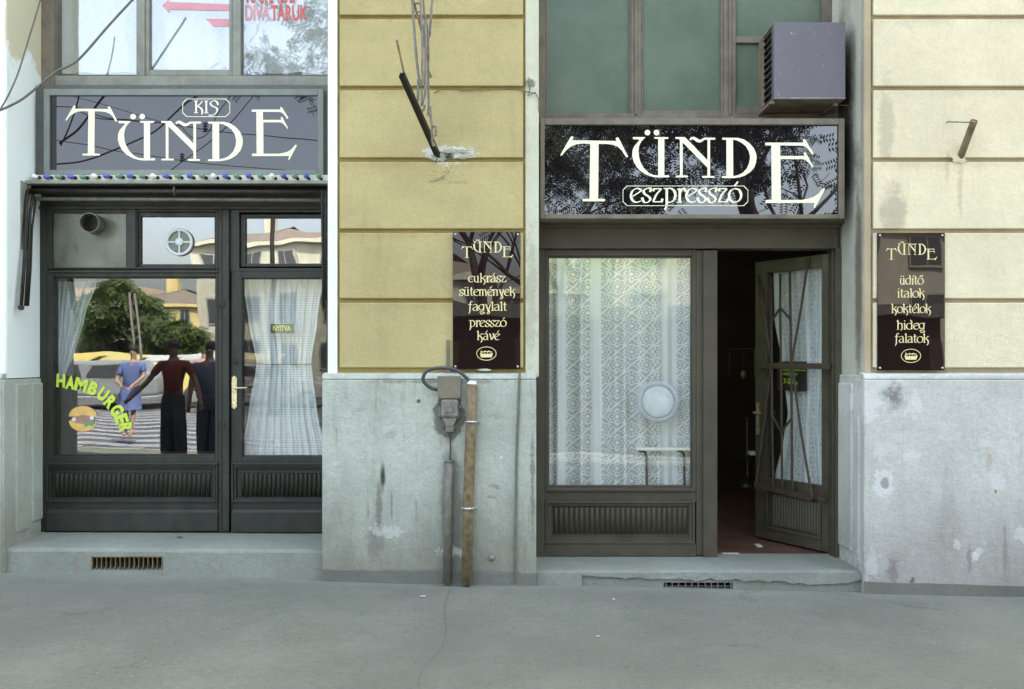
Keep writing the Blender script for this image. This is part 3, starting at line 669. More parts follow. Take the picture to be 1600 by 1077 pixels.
# riser split round the vent
wx0, wx1, wz0, wz1 = X(1037), X(1145), Z(922), Z(910.5)
rb = MB()
rb.box(x0, wx0, -.002, .3, -.3, ST - .052); rb.box(wx1, x1, -.002, .3, -.3, ST - .052)
rb.box(wx0, wx1, -.002, .3, wz1, ST - .052); rb.box(wx0, wx1, -.002, .3, -.3, wz0)
rb.build('step_riser', M['step'], rs)
MB().box(wx0, wx1, .08, .09, wz0 - .01, wz1 + .01).build('vent_back', M['void'], rs)
jag = [(838, 916), (905, 916), (909, 914), (909, 898), (935, 900), (970, 903), (1005, 902), (1035, 905), (1060, 904), (1085, 906), (1110, 903), (1130, 906), (1150, 905), (1160, 908), (1180, 906), (1200, 909), (1215, 907), (1228, 909),
       (1236, 912), (1250, 911), (1262, 914), (1280, 912), (1300, 911), (1325, 909), (1349, 905)]
pp = []
for i in range(len(jag) - 1):
    (a, c_), (d, e) = jag[i], jag[i + 1]
    m = max(1, int(abs(d - a) / 7))
    for k in range(m):
        t = k / m; pp.append((a + (d - a) * t, c_ + (e - c_) * t + (random.uniform(-1.4, 1.4) if a > 909 else 0)))
pp.append(jag[-1])
poly = [(X(a), Z(c_)) for a, c_ in pp] + [(X(1349), ST - .008), (X(838), ST - .008)]
MB().prism(poly, -.024, -.003).build('render_skin', M['step'], rs, tri=True, bevel=.003)
for i in range(11):
    px = 1040 + i * 10.2; MB().tube([P(px, 909, .01), P(px + (2 if i % 3 == 0 else 0), 924, .01)], .0055, 5).build('vent_bar', M['grey_iron'], rs)
MB().box(wx0, wx1, .018, .024, wz0 + .022, wz0 + .027).build('vent_bar', M['grey_iron'], rs)
# interior floors
fl = MB().box(.0, 3.6, .62, 4.6, -.2, ST - .004); fl.build('cafe_floor', M['red_tiles'], kind='structure')
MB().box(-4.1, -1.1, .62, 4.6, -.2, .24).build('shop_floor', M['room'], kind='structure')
MB().pbox(1130, 1156, 866, 869, .60, .66).add([], []).build('floor_tile', M['table_top'], rs)
MB().box(X(1181, .95), X(1189, .95), .9, 1.0, ST - .003, ST + .006).build('paper_scrap', M['table_top'], label='small pale scrap of paper on the red tiles at the door edge', cat='litter')

# ------------------------------------------------------------------ reeded panel, frame mouldings
def reeds(b, px0, px1, py0, py1, y, n, r=.8):
    k = (CAMD + y) / F; wpx = (px1 - px0) / n
    for i in range(n):
        xa = X(px0 + i * wpx + .5, y); xb = X(px0 + (i + 1) * wpx - .5, y); cx = (xa + xb) / 2; rr = (xb - xa) / 2
        z0 = Z(py1, y); z1 = Z(py0, y)
        rows = [(z0, 1.0), (z1 - rr * .8, 1.0), (z1 - rr * .2, .65), (z1, .1)]
        kk = len(b.v)
        for (z, s_) in rows:
            for j in range(5):
                a = math.pi * j / 4; b.v.append(Vector((cx - rr * math.cos(a), y - rr * math.sin(a) * 1.0 * s_, z - (0 if s_ == 1 else 0))))
        for q in range(3):
            for j in range(4): b.f.append((kk + q * 5 + j, kk + q * 5 + j + 1, kk + (q + 1) * 5 + j + 1, kk + (q + 1) * 5 + j))
        b.f.append((kk, kk + 1, kk + 2, kk + 3, kk + 4)[::-1])
def stepped(b, px0, px1, py0, py1, yf, t=3.0, n=2, d=.012, wd=None):   # nested rails that step back
    for i in range(n):
        o = i * t; b.pframe(px0 + o, px1 - o, py0 + o, py1 - o, t, yf + i * d, yf + i * d + .03)

# ------------------------------------------------------------------ LEFT shopfront
DK = M['dark_paint']
YF = .50
lf = thing('shopfront', (X(280, YF), YF, .24), 'black green timber shopfront with wide window, reeded panels and glazed door', 'shopfront')
MB().pbox(50, 60, 313, 833, YF - .02, .62).build('jamb', DK, lf, bevel=.004)
MB().pbox(60, 72, 313, 832, YF, .62).build('jamb', DK, lf, bevel=.004)
MB().pbox(510, 531, 313, 832, YF - .01, .62).build('jamb', DK, lf, bevel=.004)
MB().pbox(50, 531, 287, 325, YF + .02, .65).build('lintel', DK, lf, bevel=.004)
MB().pbox(56, 531, 322, 327, YF - .02, .60).build('lintel_moulding', DK, lf, bevel=.004)
MB().pbox(347, 358, 327, 831, YF - .025, .60).build('centre_post', DK, lf, bevel=.006)
MB().pbox(341, 347, 327, 831, YF - .005, .60).build('post_fillet', DK, lf, bevel=.003)
for py in (475, 663):
    h = MB().pbox(343, 351, py - 5, py + 5, YF - .03, YF).build('lock_plate', M['iron'], lf, bevel=.001)
# big window frame
b = MB(); b.pframe(72, 341, 421, 723, (11, 4, 12, 10), YF + .005, .60)
wf = b.build('window_frame', DK, lf, bevel=.004)
b = MB(); b.pframe(82, 338, 431, 714, (3, 2, 4, 4), YF + .028, .58); b.build('glazing_bead', DK, wf, bevel=.002)
MB().pbox(84, 337, 434, 711, YF + .045, YF + .050).build('pane', M['glass'], wf)
# transoms
b = MB(); b.pframe(72, 205, 327, 421, (9, 8, 6, 0.5), YF + .005, .60); tp = b.build('transom_frame', DK, lf, bevel=.003)
MB().pbox(81, 197, 333, 424, YF + .03, YF + .036).build('metal_panel', M['metal_panel'], tp)
b = MB(); b.pbox(197.5, 212, 327, 421, YF - .002, .60); b.build('mullion', DK, lf, bevel=.003)
b = MB(); b.pframe(212, 341, 327, 421, (3, 3, 4, 3), YF + .01, .60); b.pframe(216, 339, 332, 419, (4, 4, 7, 6), YF + .03, .58); tf = b.build('transom_frame', DK, lf, bevel=.003)
MB().pbox(219, 336, 338, 414, YF + .05, YF + .055).build('pane', M['glass_mirror'], tf)
b = MB(); b.pframe(358, 512, 327, 424, (16, 3, 5, 5), YF + .005, .60); b.pframe(376, 510, 335, 417, (8, 6, 6, 5), YF + .03, .58); tf2 = b.build('transom_frame', DK, lf, bevel=.003)
MB().pbox(383, 505, 340, 413, YF + .05, YF + .055).build('pane', M['glass_mirror'], tf2)
b = MB(); stepped(b, 72, 341, 418, 426, YF - .012, 2, 1); b.pbox(72, 341, 423, 426, YF - .014, YF); b.build('transom_rail', DK, lf, bevel=.002)
# lower panels
def lower_panel(parent, px0, px1, nre, rx0, rx1, p0=723, p1=830, yf=YF):
    b = MB(); b.pbox(px0, px1, p0, p0 + 4, yf - .03, .6); o1 = b.build('sill', DK, parent, bevel=.005)
    b = MB(); b.pframe(px0, px1, 727, 785, (3, 3, 3, 4), yf - .018, yf + .03); b.pframe(px0 + 3, px1 - 3, 730, 781, (5, 5, 3, 3), yf + .0, yf + .03)
    b.pbox(px0 + 8, px1 - 8, 733, 778, yf + .022, yf + .04)
    o = b.build('panel', DK, parent, bevel=.003)
    b = MB(); reeds(b, rx0, rx1, 739, 776, yf + .022, nre); b.build('reeding', DK, o if parent is lf else parent, kind='stuff', smooth=True)
    b = MB(); b.pbox(px0, px1, 785, 797, yf + .01, .6); b.build('rail', DK, parent)
    # bottom board with sloped top
    y0 = yf - .02; xa, xb = X(px0, y0), X(px1, y0); zt, zm, zb2 = Z(796, y0), Z(801, y0), Z(p1, y0)
    b = MB(); b.add([(xa, y0 + .02, zt), (xb, y0 + .02, zt), (xa, y0, zm), (xb, y0, zm), (xa, y0, zb2), (xb, y0, zb2), (xa, .6, zt), (xb, .6, zt), (xa, .6, zb2), (xb, .6, zb2)],
                    [(0, 1, 3, 2), (2, 3, 5, 4), (0, 6, 7, 1), (4, 5, 9, 8), (6, 8, 9, 7), (0, 2, 4, 8, 6), (1, 7, 9, 5, 3)])
    b.build('bottom_board', DK, parent, bevel=.003)
lower_panel(lf, 72, 340, 33, 86, 330)
# door
dr = MB(); dr.pframe(361, 531, 424, 727, (17, 18, 11, 13), YF + .005, .58)
door = dr.build('door', DK, lf, bevel=.004)
b = MB(); b.pframe(376, 514, 433, 717, (3, 2, 3, 5), YF + .025, .57); b.build('glazing_bead', DK, door, bevel=.002)
MB().pbox(378, 513, 435, 713, YF + .045, YF + .050).build('pane', M['glass_door'], door)
lower_panel(door, 361, 531, 20, 376, 517, p1=832)
b = MB(); b.lathe(P(366.5, 567, YF - .004), [(.0, -.004), (.018, -.004), (.018, .01)], 16, 'Y'); b.build('lock', M['iron'], door)
b = MB(); b.pbox(362, 370, 590, 637, YF - .006, YF + .006)
b.tube([P(366, 607, YF - .0), P(366, 607, YF - .045), P(374, 606.5, YF - .05), P(386, 606, YF - .05)], [.009, .009, .008, .007], 8)
b.lathe(P(366, 590, YF - .007), [(.012, -.002), (.012, .003)], 10, 'Y'); b.lathe(P(366, 637, YF - .007), [(.012, -.002), (.012, .003)], 10, 'Y')
b.build('handle', M['brass'], door, bevel=.001)
# duct pipe through the transom panel
b = MB(); c0 = P(148, 350, YF + .04)
pth = [P(150, 352, YF + .05), P(139, 348, YF - .14)]
R_ = .073
for (r, cap) in ((R_, 0), (R_ - .006, 1)):
    b.tube(pth, r, 24, cap=False)
# rim ring and dark back
k = len(b.v); n_ = 24
for j in range(n_): b.f.append((24 * 1 + j, 24 * 1 + (j + 1) % 24, 24 * 3 + (j + 1) % 24, 24 * 3 + j))
b.build('flue_pipe', M['conduit'], label='round black flue pipe poking out of the metal panel above the left window', cat='pipe', smooth=False)
# round fan in the transom
fan = thing('extractor_fan', P(280, 378, YF + .04), 'round white extractor fan set in the transom window pane', 'fan')
c = P(280.5, 378.5, YF + .038)
b = MB(); ri, ro = .083, .105; nn = 32
for j in range(nn):
    a = 2 * math.pi * j / nn
    for (r, y) in ((ro, 0.0), (ro, -.012), ((ri + ro) / 2, -.02), (ri, -.012), (ri, 0.0)): b.v.append(c + Vector((math.cos(a) * r, y, math.sin(a) * r)))
for j in range(nn):
    for q in range(4): b.f.append((j * 5 + q, j * 5 + q + 1, ((j + 1) % nn) * 5 + q + 1, ((j + 1) % nn) * 5 + q))
b.build('ring', M['white_plastic'], fan, smooth=True)
MB().lathe(c, [(.0, -.018), (.02, -.018), (.032, -.008), (.032, 0)], 20, 'Y').build('hub', M['white_plastic'], fan, smooth=True)
for i in range(4):
    a = math.pi / 2 * i; d = Vector((math.cos(a), 0, math.sin(a)))
    MB().tube([c + d * .03 + Vector((0, -.004, 0)), c + d * .086 + Vector((0, -.004, 0))], .008, 6).build('spoke', M['white_plastic'], fan)
MB().lathe(c + Vector((0, .006, 0)), [(.084, -.002), (.084, .0)], 28, 'Y').build('fan_disc', M['metal_panel'], fan)
# awning gear
aw = thing('awning_frame', P(280, 300, .3), 'rolled-up awning rails and folded black arms over the left shopfront', 'awning')
b = MB(); b.pbox(36, 512, 282, 287, .27, .5); b.build('cover_board', M['upper_frame'], aw, bevel=.003)
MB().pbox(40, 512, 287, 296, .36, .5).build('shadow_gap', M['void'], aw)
MB().tube([P(45, 299, .30), P(511, 301, .30)], .021, 12).build('roller', M['iron'], aw, smooth=True)
MB().tube([P(54, 311, .33), P(511, 313, .33)], .014, 10).build('front_rail', M['conduit'], aw, smooth=True)
for (nm, pts, r) in (('arm', [P(44, 297, .27), P(41, 320, .24), P(39, 400, .18), P(33, 481, .10)], .013), ('arm', [P(52, 304, .30), P(47, 330, .27), P(45, 400, .22), P(40, 478, .14)], .012),
                     ('arm', [P(56, 308, .33), P(50, 360, .3), P(48, 420, .25), P(44, 478, .18)], .008), ('arm', [P(503, 298, .25), P(504, 350, .25), P(505, 420, .25), P(506, 483, .22)], .011),
                     ('arm', [P(509, 300, .22), P(509, 360, .22), P(509, 470, .2)], .009)):
    MB().tube(pts, r, 8).build(nm, M['iron'], aw, smooth=True)
MB().lathe(P(33, 481, .10), [(.018, -.012), (.018, .012)], 12, 'Y').build('pivot', M['iron'], aw)
MB().lathe(P(506, 484, .2), [(.014, -.012), (.014, .012)], 12, 'Y').build('pivot', M['iron'], aw)
MB().tube([P(272, 292, .29), P(271, 298, .26), P(273, 305, .29)], .005, 6).build('hook', M['cable'], aw)
MB().box(xl1, xl1 + .012, .20, .30, Z(390, .25), Z(284, .25)).build('mounting_strip', M['upper_frame'], aw, bevel=.002)
# bulb string
bs = thing('light_string', P(280, 277, .34), 'string of white, blue and green bulbs along a cream board under the left sign', 'string lights')
MB().pbox(52, 512, 273.5, 283, .345, .42).build('board', M['cream_board'], bs, bevel=.002)
bxs = [165, 222, 278, 335, 392, 447, 503, 562, 614, 672, 725, 785, 840, 897, 956, 1010, 1065, 1118, 1175, 1230, 1287, 1340, 1393, 1448, 1506]
cols = 'WBGBGWBGBGWBGBGWBGBGWBGBG'
prof = [(r_ * 1.15, h_ * 1.15) for r_, h_ in [(.003, -.020), (.0115, -.016), (.0165, -.006), (.0165, .003), (.012, .014), (.008, .022)]]
def lobj(bp, tipdir, base, mat, nm, parent, prof, n=12):
    q = Vector(tipdir).normalized().to_track_quat('-Z', 'Y').to_matrix(); bb = MB().lathe((0, 0, 0), prof, n); bb.v = [q @ v + Vector(base) for v in bb.v]
    return bb.build(nm, mat, parent, smooth=True)
for i, bx in enumerate(bxs):
    px = bx / 3.019; tl = 1 - i / 24
    tip = Vector((-.9 * tl - .35, -.75, .12 + .5 * (1 - tl) * .6))
    base = P(px - 1, 275.2 + (1 if i < 5 else 0), .315) + Vector((0, 0, 0))
    o = lobj(None, tip, base, M[{'W': 'bulb_w', 'B': 'bulb_b', 'G': 'bulb_g'}[cols[i]]], 'bulb', bs, prof)
    lobj(None, tip, base - tip.normalized() * .026, M['iron'], 'socket', o, [(.0095, -.008), (.011, 0), (.011, .014), (.009, .018)])

# ------------------------------------------------------------------ vector lettering
def face_poly(b, pts, y):
    k = len(b.v); b.v += [Vector((p[0], y, p[1])) for p in pts]; b.f.append(tuple(range(k, k + len(pts))))
G = {}
G['T'] = [[(40, 380), (155, 178), (166, 168), (182, 168), (190, 182), (175, 214), (420, 217), (680, 222), (667, 195), (675, 183), (692, 181), (704, 190), (808, 392), (804, 405), (792, 408), (780, 396), (740, 330), (690, 285), (630, 263), (560, 255), (475, 255),
           (470, 878), (543, 880), (552, 894), (543, 908), (298, 907), (289, 894), (298, 880), (372, 878), (380, 255), (300, 250), (230, 257), (170, 280), (120, 315), (85, 352), (60, 388), (46, 390)]]
G['U'] = [[(862, 189), (868, 177), (1010, 178), (985, 200), (955, 235), (935, 280), (928, 340), (935, 410), (955, 470), (990, 530), (1040, 580), (1090, 606), (1152, 614), (1152, 197), (1112, 195), (1105, 186), (1112, 178), (1265, 178), (1272, 187), (1264, 196), (1222, 200),
           (1222, 612), (1275, 612), (1281, 623), (1275, 634), (1150, 636), (1100, 631), (1030, 610), (960, 570), (910, 520), (875, 460), (857, 390), (860, 330), (880, 280), (915, 240), (940, 215), (925, 203), (870, 203)],
          [(1030 + 32 * math.cos(a), 126 + 32 * math.sin(a)) for a in [2 * math.pi * i / 18 for i in range(18)]],
          [(1133 + 32 * math.cos(a), 126 + 32 * math.sin(a)) for a in [2 * math.pi * i / 18 for i in range(18)]]]
G['N'] = [[(1345, 187), (1352, 177), (1456, 178), (1712, 440), (1712, 207), (1677, 208), (1655, 228), (1622, 240), (1590, 232), (1562, 211), (1540, 201), (1520, 215), (1508, 205), (1514, 192), (1535, 176), (1560, 173), (1587, 188), (1622, 208), (1647, 200), (1677, 184), (1796, 184),
           (1803, 195), (1796, 206), (1742, 208), (1742, 620), (1783, 620), (1789, 630), (1783, 640), (1654, 640), (1647, 630), (1654, 620), (1712, 618), (1712, 525), (1430, 238), (1430, 614), (1486, 615), (1493, 625), (1486, 635), (1356, 635), (1350, 625), (1356, 615), (1400, 612), (1398, 205), (1375, 198), (1352, 197)]]
D2 = 1527.3
G['D'] = [[(x + D2, y) for x, y in [(350, 195), (356, 185), (530, 186), (600, 205), (660, 245), (710, 300), (738, 365), (743, 410), (736, 470), (715, 525), (670, 575), (610, 614), (550, 634), (480, 644), (354, 643), (346, 633), (354, 622), (400, 620), (400, 208), (356, 207)]],
          'hole', [(x + D2, y) for x, y in [(475, 207), (520, 215), (570, 240), (620, 280), (655, 340), (669, 405), (660, 470), (635, 530), (590, 580), (540, 608), (480, 621)]]]
G['E'] = [[(x + D2, y) for x, y in [(838, 255), (847, 240), (1275, 240), (1268, 208), (1280, 198), (1295, 205), (1392, 362), (1380, 380), (1365, 368), (1340, 330), (1310, 295), (1270, 275), (1010, 272), (1010, 392), (1285, 392), (1278, 357), (1290, 346), (1304, 356), (1387, 515),
           (1378, 528), (1362, 505), (1330, 465), (1295, 435), (1260, 428), (1015, 428), (1018, 892), (1250, 892), (1330, 878), (1395, 855), (1445, 820), (1490, 765), (1505, 758), (1518, 768), (1515, 782), (1408, 980), (1396, 987), (1388, 972), (1402, 926), (850, 927), (841, 911), (850, 892), (915, 890), (910, 272), (845, 272)]]]
def glyph(key, mx, my, y, mat, parent, name='letter'):
    b = MB(); g_ = G[key]
    if len(g_) > 1 and g_[1] == 'hole':             # D: ring split into quads, stem separate by slitting the outline
        out, inn = g_[0], g_[2]
        pts = [out[0], out[1], out[2]] ; 
        slit = out[:3] + out[3:14] + [out[13]] 
        # cut along the stem: outer path down to the bottom, then inner path back up
        a = [out[2]] + out[3:14] + [inn[-1]] + inn[::-1][1:] + []
        face_poly(b, [(mx(p[0]), my(p[1])) for p in [(475 + D2, 186)] + out[2:14] + [inn[-1]] + inn[::-1][1:]], y)
        face_poly(b, [(mx(p[0]), my(p[1])) for p in [out[0], out[1], (475 + D2, 186), inn[0], (478 + D2, 621), out[13]] + out[14:]], y)
    else:
        for i, pl in enumerate(g_): face_poly(b, [(mx(p[0]), my(p[1])) for p in pl], y)
    b2 = bmesh.new()
    return b.build(name, mat, parent, tri=True)
def word_tunde(y, mat, parent, tb, ub_, eb):
    """tb, ub_, eb: pixel boxes (x0, x1, y0, y1) of the T, the ÜÑD group and the E"""
    def mk(src, dst):
        sx = (dst[1] - dst[0]) / (src[1] - src[0]); sy = (dst[3] - dst[2]) / (src[3] - src[2])
        return (lambda v: X(dst[0] + (v - src[0]) * sx, y)), (lambda v: Z(dst[2] + (v - src[2]) * sy, y))
    glyph('T', *mk((40, 808, 168, 908), tb), y, mat, parent)
    m_ = mk((857, D2 + 743, 175, 642), ub_)
    for k in 'UND': glyph(k, *m_, y - (.0003 if k == 'N' else 0), mat, parent)
    glyph('E', *mk((D2 + 838, D2 + 1518, 198, 987), eb), y, mat, parent)

def smooth_pts(pts, k=5):
    if len(pts) < 3: return pts
    out = []
    for i in range(len(pts) - 1):
        p0 = pts[max(i - 1, 0)]; p1 = pts[i]; p2 = pts[i + 1]; p3 = pts[min(i + 2, len(pts) - 1)]
        for j in range(k):
            t = j / k
            out.append(tuple(.5 * (2 * p1[c] + (p2[c] - p0[c]) * t + (2 * p0[c] - 5 * p1[c] + 4 * p2[c] - p3[c]) * t * t + (3 * p1[c] - p0[c] - 3 * p2[c] + p3[c]) * t ** 3) for c in (0, 1)))
    out.append(pts[-1]); return out
# strokes in units of x-height; (advance, [(smooth?, points)...])
O_ = [(.42, 1.0), (.12, .85), (.0, .5), (.12, .12), (.42, .0), (.72, .15), (.84, .5), (.72, .87), (.42, 1.0)]
FN = {
 'a': (.80, [(1, [(.02, .86), (.2, .98), (.45, 1.0), (.6, .8), (.62, .5), (.62, .02)]), (1, [(.62, .62), (.3, .56), (.08, .38), (.06, .15), (.25, .0), (.5, .1), (.62, .3)]), (0, [(.62, .05), (.74, .0)])]),
 'c': (.72, [(1, [(.68, .86), (.45, 1.0), (.15, .85), (.02, .5), (.14, .12), (.42, .0), (.68, .12)])]),
 'd': (.90, [(1, [(.40, 1.0), (.12, .85), (.0, .5), (.12, .12), (.40, .0), (.66, .15), (.72, .4)]), (0, [(.72, 0), (.72, 1.1)]), (1, [(.72, 1.1), (.66, 1.35), (.5, 1.5)]), (0, [(.40, 1.0), (.72, .9)])]),
 'e': (.74, [(1, [(.06, .38), (.40, .6), (.72, .86), (.45, 1.0), (.15, .85), (.02, .5), (.14, .12), (.42, .0), (.70, .10)])]),
 'f': (.60, [(1, [(.62, 1.42), (.42, 1.5), (.3, 1.3), (.26, .8), (.24, 0), (.18, -.3), (.06, -.48)]), (0, [(.0, 1.0), (.55, 1.0)])]),
 'g': (.86, [(1, [(.36, 1.0), (.1, .85), (.0, .55), (.12, .2), (.38, .12), (.62, .28), (.7, .6), (.6, .9), (.36, 1.0)]), (0, [(.55, .97), (.86, 1.0)]), (1, [(.62, .28), (.66, .0), (.3, -.12), (.1, -.28)]), (1, [(.1, -.28), (.4, -.26), (.72, -.3), (.7, -.5), (.4, -.55), (.2, -.45)])]),
 'h': (.88, [(0, [(.16, 0), (.16, 1.4)]), (0, [(.0, 1.28), (.16, 1.5)]), (0, [(.0, 0), (.32, 0)]), (1, [(.16, .75), (.4, 1.0), (.66, .85), (.72, .4), (.66, .0), (.5, -.2)])]),
 'i': (.36, [(0, [(.16, 0), (.16, 1.0)]), (0, [(.0, .9), (.16, 1.0)]), (0, [(.02, 0), (.32, 0)]), (0, [(.16, 1.28), (.16, 1.42)])]),
 'í': (.36, [(0, [(.16, 0), (.16, 1.0)]), (0, [(.0, .9), (.16, 1.0)]), (0, [(.02, 0), (.32, 0)]), (0, [(.12, 1.2), (.4, 1.5)])]),
 'k': (.86, [(0, [(.16, 0), (.16, 1.4)]), (0, [(.0, 1.28), (.16, 1.5)]), (0, [(.0, 0), (.32, 0)]), (0, [(.16, .5), (.72, 1.0)]), (1, [(.34, .66), (.6, .45), (.74, .1), (.66, -.25), (.52, -.42)]), (0, [(.60, 1.0), (.84, 1.0)])]),
 'l': (.38, [(0, [(.18, 0), (.18, 1.4)]), (0, [(.0, 1.28), (.18, 1.5)]), (0, [(.02, 0), (.36, 0)])]),
 'm': (1.25, [(0, [(.14, 0), (.14, 1)]), (1, [(.14, .8), (.34, 1.0), (.54, .85), (.58, .5), (.58, 0)]), (1, [(.58, .8), (.8, 1.0), (1.0, .85), (1.04, .5), (1.04, 0)]), (0, [(.0, .92), (.14, 1)]), (0, [(0, 0), (.28, 0)]), (0, [(.46, 0), (.7, 0)]), (0, [(.92, 0), (1.18, 0)])]),
 'n': (.84, [(0, [(.14, 0), (.14, 1)]), (1, [(.14, .8), (.36, 1.0), (.6, .85), (.66, .5), (.66, 0)]), (0, [(.0, .92), (.14, 1)]), (0, [(0, 0), (.28, 0)]), (0, [(.54, 0), (.8, 0)])]),
 'o': (.86, [(1, O_)]),
 'p': (.88, [(1, [(.22, .98), (.22, .2), (.2, -.3), (.06, -.55)]), (1, [(0, 1.0), (.22, 1.0), (.5, 1.0), (.74, .82), (.82, .5), (.7, .14), (.45, .0), (.3, .02)])]),
 'r': (.60, [(0, [(.2, 0), (.2, 1)]), (0, [(.02, .92), (.2, 1)]), (0, [(.04, 0), (.36, 0)]), (1, [(.2, .6), (.36, .95), (.5, 1.0), (.62, .78)])]),
 's': (.66, [(1, [(.56, .74), (.6, 1.0), (.35, 1.0), (.12, .82), (.2, .6), (.45, .42), (.58, .22), (.4, .0), (.14, .02), (.0, .34)])]),
 't': (.52, [(1, [(.2, 1.35), (.2, .3), (.28, .04), (.5, .04)]), (0, [(.0, 1.0), (.5, 1.04)])]),
 'u': (.86, [(1, [(.0, .95), (.14, .9), (.1, .5), (.16, .14), (.4, .0), (.6, .1)]), (0, [(.62, 1.0), (.62, 0)]), (0, [(.48, 1), (.7, 1)]), (0, [(.5, 0), (.8, 0)])]),
 'v': (.78, [(1, [(.0, .98), (.14, .95), (.24, .6), (.38, .02)]), (1, [(.38, .02), (.6, .4), (.7, .98), (.5, .95)])]),
 'y': (.80, [(1, [(.0, .98), (.14, .95), (.22, .6), (.38, .15), (.44, -.2)]), (1, [(.72, .98), (.62, .6), (.48, .1), (.6, -.3), (.42, -.52), (.28, -.4), (.4, -.26)])]),
 'z': (.76, [(0, [(.08, .8), (.14, 1.0)]), (0, [(.12, .98), (.66, .98)]), (1, [(.66, .98), (.3, .55), (.08, .04)]), (0, [(.06, .03), (.66, .03)]), (0, [(.66, .0), (.72, .26)])]),
 ' ': (.5, []),
 'K': (1.0, [(0, [(.22, 0), (.22, 1.5)]), (0, [(.02, 1.5), (.40, 1.5)]), (0, [(.02, 0), (.40, 0)]), (1, [(.85, 1.5), (.6, 1.1), (.26, .8)]), (1, [(.34, .84), (.7, .6), (.86, .2), (.82, -.2)])]),
 'I': (.5, [(0, [(.22, 0), (.22, 1.5)]), (0, [(.02, 1.5), (.42, 1.5)]), (0, [(.02, 0), (.42, 0)])]),
 'S': (.9, [(1, [(.86, 1.0), (.74, 1.4), (.4, 1.55), (.1, 1.3), (.2, .95), (.6, .7), (.8, .4), (.66, .0), (.3, -.3), (-.1, -.3)])]),
}
AC = {'á': 'a', 'é': 'e', 'ó': 'o', 'ü': 'u', 'ő': 'o'}
def ribbon(b, pts, y, w0, w1):
    n_ = len(pts); k = len(b.v)
    for i, p in enumerate(pts):
        q0 = pts[max(i - 1, 0)]; q1 = pts[min(i + 1, n_ - 1)]
        tx, tz = q1[0] - q0[0], q1[1] - q0[1]; l = math.hypot(tx, tz) or 1; tx /= l; tz /= l
        hw = (w0 + w1 * abs(tz * .92 + tx * -.25) ** 1.6) / 2
        b.v += [Vector((p[0] - tz * hw, y, p[1] + tx * hw)), Vector((p[0] + tz * hw, y, p[1] - tx * hw))]
    for i in range(n_ - 1): b.f.append((k + 2 * i, k + 2 * i + 1, k + 2 * i + 3, k + 2 * i + 2))
def script(txt, px0, px1, base, xh, y, mat, parent, name='lettering', w=(.07, .15), xf=None):
    st = []; x = 0
    for ch in txt:
        g0 = AC.get(ch, ch); adv, strokes = FN[g0]
        for (sm, pts) in strokes: st.append((sm, [(p[0] + x, p[1]) for p in pts]))
        if ch in 'áéó': st.append((0, [(x + .36, 1.16), (x + .62, 1.5)]))
        if ch == 'ő': st += [(0, [(x + .26, 1.16), (x + .46, 1.5)]), (0, [(x + .56, 1.16), (x + .76, 1.5)])]
        if ch == 'ü': st += [(0, [(x + .22, 1.22), (x + .22, 1.38)]), (0, [(x + .56, 1.22), (x + .56, 1.38)])]
        x += adv + .04
    W = x - .06; k = (CAMD + y) / F; sx = (px1 - px0) * k / W; s = xh * k
    b = MB(); ox, oz = X(px0, y), Z(base, y); i = 0
    for (sm, pts) in st:
        q = smooth_pts(pts) if sm else pts
        ribbon(b, [(ox + p[0] * sx, oz + p[1] * s) for p in q], y - .00012 * i, w[0] * s, w[1] * s); i = (i + 1) % 7
    if xf: b.v = [xf(v) for v in b.v]
    return b.build(name, mat, parent)
def octo(px0, px1, py0, py1, ch, y, mat, parent, wd=.9):
    pts = [(px0 + ch, py0), (px1 - ch, py0), (px1, py0 + ch), (px1, py1 - ch), (px1 - ch, py1), (px0 + ch, py1), (px0, py1 - ch), (px0, py0 + ch)]
    b = MB(); q = (CAMD + y) / F * wd; cx, cy = (px0 + px1) / 2, (py0 + py1) / 2
    k = 0
    for p in pts:
        sx = 1 - wd / ((px1 - px0) / 2); sy = 1 - wd / ((py1 - py0) / 2)
        b.v += [P(p[0], p[1], y), P(cx + (p[0] - cx) * sx, cy + (p[1] - cy) * sy, y)]
    for i in range(8): b.f.append((2 * i, (2 * i + 2) % 16, (2 * i + 3) % 16, 2 * i + 1))
    return b.build('border', mat, parent)
def sans(txt, x, z, y, h, mat, parent, name='lettering', bold=0.0, wscale=1.0, rot=0, align='LEFT', shear=0, xf=None, fit=None, extr=0):
    cu = bpy.data.curves.new('t', 'FONT'); cu.body = txt; cu.size = h / .73; cu.offset = bold; cu.align_x = align; cu.shear = shear; cu.resolution_u = 4
    ob = bpy.data.objects.new('t', cu); COL.objects.link(ob)
    me = bpy.data.meshes.new_from_object(ob.evaluated_get(bpy.context.evaluated_depsgraph_get()))
    COL.objects.unlink(ob); bpy.data.objects.remove(ob)
    b = MB(); xs = [v.co.x for v in me.vertices]
    sc = wscale if fit is None else fit / (max(xs) - min(xs))
    ca, sa = math.cos(rot), math.sin(rot)
    for v in me.vertices:
        u, vv = v.co.x * sc, v.co.y
        b.v.append(Vector((x + u * ca - vv * sa, y, z + u * sa + vv * ca)))
    if xf: b.v = [xf(v) for v in b.v]
    b.f = [tuple(p.vertices) for p in me.polygons]; bpy.data.meshes.remove(me)
    return b.build(name, mat, parent)

